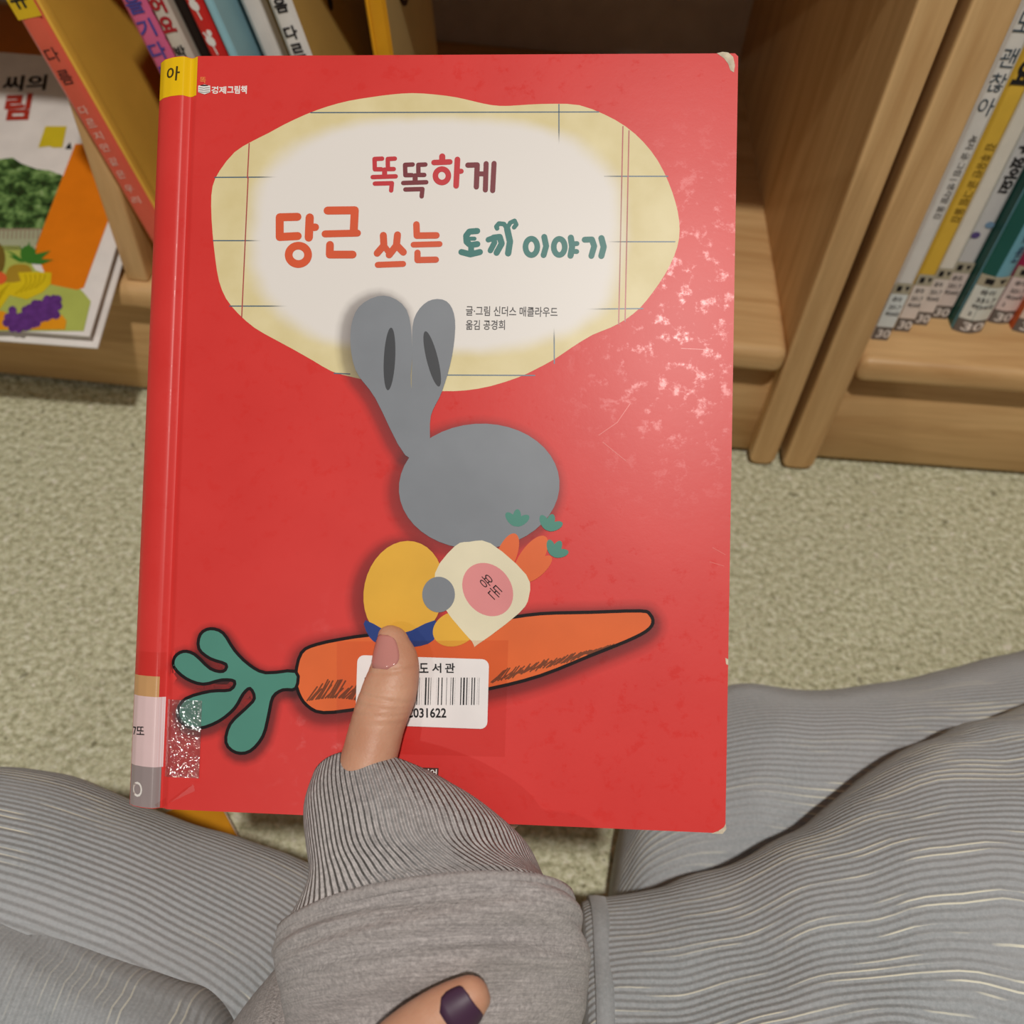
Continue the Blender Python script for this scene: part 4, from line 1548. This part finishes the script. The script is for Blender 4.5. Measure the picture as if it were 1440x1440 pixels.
# --- corduroy trousers
def corduroy(name):
    m, nt, b = newmat(name)
    tc = nt.nodes.new('ShaderNodeTexCoord')
    sp = nt.nodes.new('ShaderNodeSeparateXYZ')
    nt.links.new(tc.outputs['UV'], sp.inputs[0])
    v = coords(nt)
    ph = math2(nt, 'MULTIPLY', sp.outputs[0], 2 * pi / 0.0042)
    s01 = math2(nt, 'MULTIPLY_ADD', math2(nt, 'SINE', ph), 0.5, 0.5)
    n1 = ntex(nt, v, 500, 4, 0.7)
    n2 = ntex(nt, v, 14, 3)
    nc = ntex(nt, coords(nt, 'Object', (1, 1, 1), (11, 7, 2)), 500, 4, 0.7)
    c = ramp(nt, nc, [(0.3, lin((154, 159, 161))), (0.7, lin((178, 182, 184)))])
    c = mixc(nt, ramp(nt, n2, [(0.35, 0.0), (0.7, 0.5)]), c, lin((178, 177, 178)))
    # glittering pale threads lying in some of the grooves
    cell = nt.nodes.new('ShaderNodeTexNoise')
    mp = coords(nt, 'UV', (1 / 0.0042 * 0.37, 14, 1))
    nt.links.new(mp, cell.inputs['Vector'])
    cell.inputs['Scale'].default_value = 1.0
    cell.inputs['Detail'].default_value = 2
    thr = ramp(nt, cell.outputs['Fac'], [(0.52, 0.0), (0.58, 1.0)])
    line = ramp(nt, s01, [(0.84, 0.0), (0.93, 1.0)])
    patch = ramp(nt, ntex(nt, coords(nt, 'Object', (1, 1, 1), (7.1, 4.4, 0)), 6, 2), [(0.40, 0.0), (0.54, 0.85)])
    f = math2(nt, 'MULTIPLY', math2(nt, 'MULTIPLY', thr, line), patch)
    c = mixc(nt, f, c, lin((244, 240, 218)))
    nt.links.new(c, b.inputs['Base Color'])
    b.inputs['Roughness'].default_value = 0.85
    b.inputs['Specular IOR Level'].default_value = 0.15
    b.inputs['Sheen Weight'].default_value = 0.3
    h = math2(nt, 'ADD', math2(nt, 'MULTIPLY', s01, 0.8), math2(nt, 'MULTIPLY', n1, 0.3))
    bump(nt, b, h, 0.55, 0.0016)
    return m


CORD = corduroy('grey_corduroy')


def leg_tube(sil, e1, nseg=48, k=6, fold=0.004, seed=0.0):
    """sil: (px, py, z, r_horizontal, r_vertical) far silhouette of the leg; sections lie in the plane of e1 and z"""
    e1 = Vector(e1).normalized()
    P = catmull(sil, k)
    rings = []
    for i, (px, py, z, rh, rv) in enumerate(P):
        S = atz(px, py, z)
        d = S - EYE
        d2 = Vector((d.dot(e1), d.z)).normalized()
        nrm = Vector((-d2.y, d2.x))
        if nrm.x < 0:
            nrm = -nrm
        L = sqrt((rh * nrm.x) ** 2 + (rv * nrm.y) ** 2)
        off = Vector((rh * rh * nrm.x / L, rv * rv * nrm.y / L))
        C_ = S - e1 * off.x - Vector((0, 0, 1)) * off.y
        r = []
        for j in range(nseg):
            a = 2 * pi * j / nseg
            q_ = C_ + e1 * (rh * cos(a)) + Vector((0, 0, 1)) * (rv * sin(a))
            nn_ = noise.noise(Vector((q_.x * 14 + seed, q_.y * 14, q_.z * 14))) + 0.5 * noise.noise(Vector((q_.x * 34, q_.y * 34 + seed, 1.0)))
            q_ = q_ + (e1 * cos(a) + Vector((0, 0, 1)) * sin(a)) * fold * (nn_ + 1.1 * (1 - min(1, abs(i - 3) / 3) if False else 1) * noise.noise(Vector((q_.x * 7 + seed * 2, q_.y * 11, 2.0))))
            if q_.z < 0.001:
                q_.z = 0.001
            r.append(q_)
        rings.append(r)
    return rings


def wale_uv(mm):
    """the cut of the wide trousers: wales run sideways across both legs"""
    lay = mm.uv_layers[0]
    for lp in mm.loops:
        co = mm.vertices[lp.vertex_index].co
        lay.data[lp.index].uv = (co.y - 0.75 * co.z + 0.06 * co.x, co.x)
    return mm


def build_leg(name, parts, label):
    me = None
    bm = bmesh.new()
    for rings in parts:
        mm = wale_uv(loft(rings, True))
        bm.from_mesh(mm)
        bpy.data.meshes.remove(mm)
    me = bpy.data.meshes.new('shape')
    bm.to_mesh(me)
    bm.free()
    for p in me.polygons:
        p.use_smooth = True
    o = link(name, me, CORD, person)
    o['label'] = label
    return o


# right leg: nearer upper layer (with the hem) and the lower layer behind it
R_near = leg_tube([(818, 1266, 0.105, 0.075, 0.045), (838, 1262, 0.108, 0.085, 0.05), (917, 1256, 0.115, 0.10, 0.055), (960, 1240, 0.120, 0.105, 0.058), (1030, 1212, 0.130, 0.11, 0.062),
                   (1100, 1172, 0.140, 0.11, 0.066), (1200, 1110, 0.150, 0.11, 0.07), (1330, 1040, 0.155, 0.11, 0.072), (1440, 985, 0.155, 0.11, 0.072),
                   (1600, 930, 0.14, 0.10, 0.068), (1720, 920, 0.12, 0.07, 0.05)], (0, 1, 0), 96, 7, 0.0065, 2.0)
R_far = leg_tube([(868, 1190, 0.03, 0.05, 0.026), (885, 1120, 0.04, 0.06, 0.036), (930, 1020, 0.055, 0.085, 0.052), (1030, 964, 0.070, 0.09, 0.065), (1130, 970, 0.075, 0.09, 0.07), (1230, 963, 0.08, 0.09, 0.074),
                  (1330, 945, 0.085, 0.09, 0.078), (1440, 920, 0.09, 0.09, 0.08), (1600, 880, 0.09, 0.085, 0.08), (1720, 880, 0.08, 0.05, 0.05)], (0.12, 1, 0), 96, 7, 0.003, 5.0)
build_leg('trouser_leg', [R_near, R_far], 'grey corduroy trouser leg with stitched hem')
# left leg: far layer and the nearer thigh over it
L_far = leg_tube([(520, 1262, 0.10, 0.06, 0.04), (430, 1215, 0.125, 0.09, 0.055), (320, 1171, 0.140, 0.10, 0.062), (210, 1134, 0.150, 0.105, 0.066),
                  (100, 1094, 0.155, 0.105, 0.068), (0, 1080, 0.155, 0.105, 0.068), (-120, 1070, 0.15, 0.10, 0.066), (-240, 1080, 0.13, 0.06, 0.05)],
                 (0.10, 1, 0), 96, 7, 0.003, 9.0)


def thigh(contour, back, z0, z1, r, seed):
    """rounded thigh: grid from the far fold line back towards the hip, closed underneath"""
    C_ = [Vector(q_) for q_ in catmull([tuple(atz(px, py, z)) for px, py, z in contour], 8)]
    n = len(C_)
    rings = []
    # each ring is a cross-section from the left end to the right end, closed through the underside
    prof_ = [(0.0, -0.9), (0.05, -0.5), (0.15, -0.22), (0.3, -0.06), (0.5, 0.0), (1.0, 0.012), (1.8, 0.016), (3.0, 0.0), (4.2, -0.03)]
    prof_ = catmull(prof_, 3)
    for i, p in enumerate(C_):
        endf = min(1.0, (n - 1 - i) / 9.0)
        drop = (1 - sqrt(max(0, 1 - (1 - endf) ** 2)))
        r_ = []
        for (s, h) in prof_:
            q_ = p + Vector(back) * (s * r)
            q_.z = p.z + h * (0.12 if h < 0 else 1) - drop * 0.05
            nn_ = noise.noise(Vector((q_.x * 16 + seed, q_.y * 16, 0.5))) + 0.5 * noise.noise(Vector((q_.x * 40, q_.y * 20 + seed, 1.0)))
            q_.z += 0.006 * nn_ * min(1, s * 2)
            r_.append(q_)
        under = [Vector((r_[-1].x, r_[-1].y, 0.02)), Vector(((r_[0].x + r_[-1].x) / 2, (r_[0].y + r_[-1].y) / 2, 0.015)), Vector((r_[0].x, r_[0].y, 0.02))]
        rings.append(r_ + under)
    return rings


def loft_swapped(rings):
    mm = loft(rings, True)
    lay = mm.uv_layers[0]
    for d in lay.data:
        d.uv = (d.uv[1], d.uv[0])
    return mm


TH_ = thigh([(-160, 1120, 0.19), (-60, 1160, 0.195), (0, 1190, 0.20), (60, 1230, 0.203), (150, 1290, 0.205), (240, 1330, 0.205), (286, 1346, 0.20), (318, 1385, 0.195), (335, 1440, 0.19), (345, 1500, 0.185)],
            (0.02, -1, 0), 0, 0, 0.05, 4.0)
bm = bmesh.new()
mm = wale_uv(loft(L_far, True))
bm.from_mesh(mm)
mm2 = loft_swapped(TH_)
bm.from_mesh(mm2)
me = bpy.data.meshes.new('shape')
bm.to_mesh(me)
bm.free()
for p in me.polygons:
    p.use_smooth = True
o = link('trouser_leg', me, CORD, person)
o['label'] = 'grey corduroy trouser leg with folded thigh'

# stitched hem band at the end of the right trouser leg
legR = [q_ for q_ in person.children if q_.get('label', '').startswith('grey corduroy trouser leg with stitched')][0]


def band(rg, dirn, half, thick):
    c_ = sum((Vector(x) for x in rg), Vector()) / len(rg)
    vs_, fs_ = [], []
    nn_ = len(rg)
    for p_ in rg:
        o_ = (p_ - c_).normalized()
        for a_, b_ in ((-half, -0.001), (-half, thick), (0.0, thick * 1.3), (half, thick), (half, -0.001)):
            q_ = p_ + dirn * a_ + o_ * b_
            q_.z = max(q_.z, 0.0005)
            vs_.append(q_)
    for j in range(nn_):
        for k in range(4):
            fs_.append((j * 5 + k, j * 5 + k + 1, ((j + 1) % nn_) * 5 + k + 1, ((j + 1) % nn_) * 5 + k))
    return mesh(vs_, fs_, True)


link('hem', band(R_near[7], Vector((1, 0, 0)), 0.0045, 0.0012), CORD, legR)

# --- front of the sweater lying in the lap below the sleeve
lap = leg_tube([(300, 1500, 0.17, 0.05, 0.04), (335, 1432, 0.19, 0.07, 0.05), (375, 1380, 0.20, 0.08, 0.06), (420, 1345, 0.205, 0.09, 0.065), (520, 1340, 0.205, 0.09, 0.065),
                (640, 1345, 0.20, 0.09, 0.062), (740, 1370, 0.185, 0.08, 0.055), (800, 1420, 0.165, 0.06, 0.045)], (0, 1, 0), 64, 6, 0.004, 12.0)
o = link('sweater_body', loft(lap, True), KNITM, person)
o['label'] = 'grey sweater front bunched in the lap'

# --- mustard book on the carpet, beside the left leg and under the held book
A_, B_ = atz(336, 1180, 0.012), atz(318, 1146, 0.012)
up_ = (B_ - A_).normalized()
fm = Frame(A_ - up_ * 0.03, (up_.y, -up_.x, 0), up_)
em = empty('picture_book', A_ - up_ * 0.03, fm.m3)
em.location.z = 0.0
tag(em, 'mustard book lying on the carpet, half hidden under the left trouser leg', 'book')
link('cover', box(-0.042, 0, 0, 0.075, 0.0005, 0.012, 0.0008, 2), plain('floor_book_mustard', (206, 140, 30), 0.4), em)
link('pages', box(-0.040, 0.0006, 0.003, 0.072, 0.0025, 0.010), PAGES, em)

# --- sleeve of the second arm, mostly below the frame
rg2 = []
for (t_, r1, r2) in catmull([(0.072, 0.031, 0.026), (0.09, 0.036, 0.030), (0.12, 0.040, 0.036), (0.17, 0.045, 0.042), (0.24, 0.050, 0.047)], 5):
    c_ = pc - f2dir * t_
    rg2.append([c_ + f2s * (r1 * cos(2 * pi * j / 48)) + TOW * (r2 * sin(2 * pi * j / 48)) for j in range(48)])
o = link('sweater_sleeve', loft(rg2, False), CUFFM, person)
o['label'] = 'grey knit sleeve of the other arm'
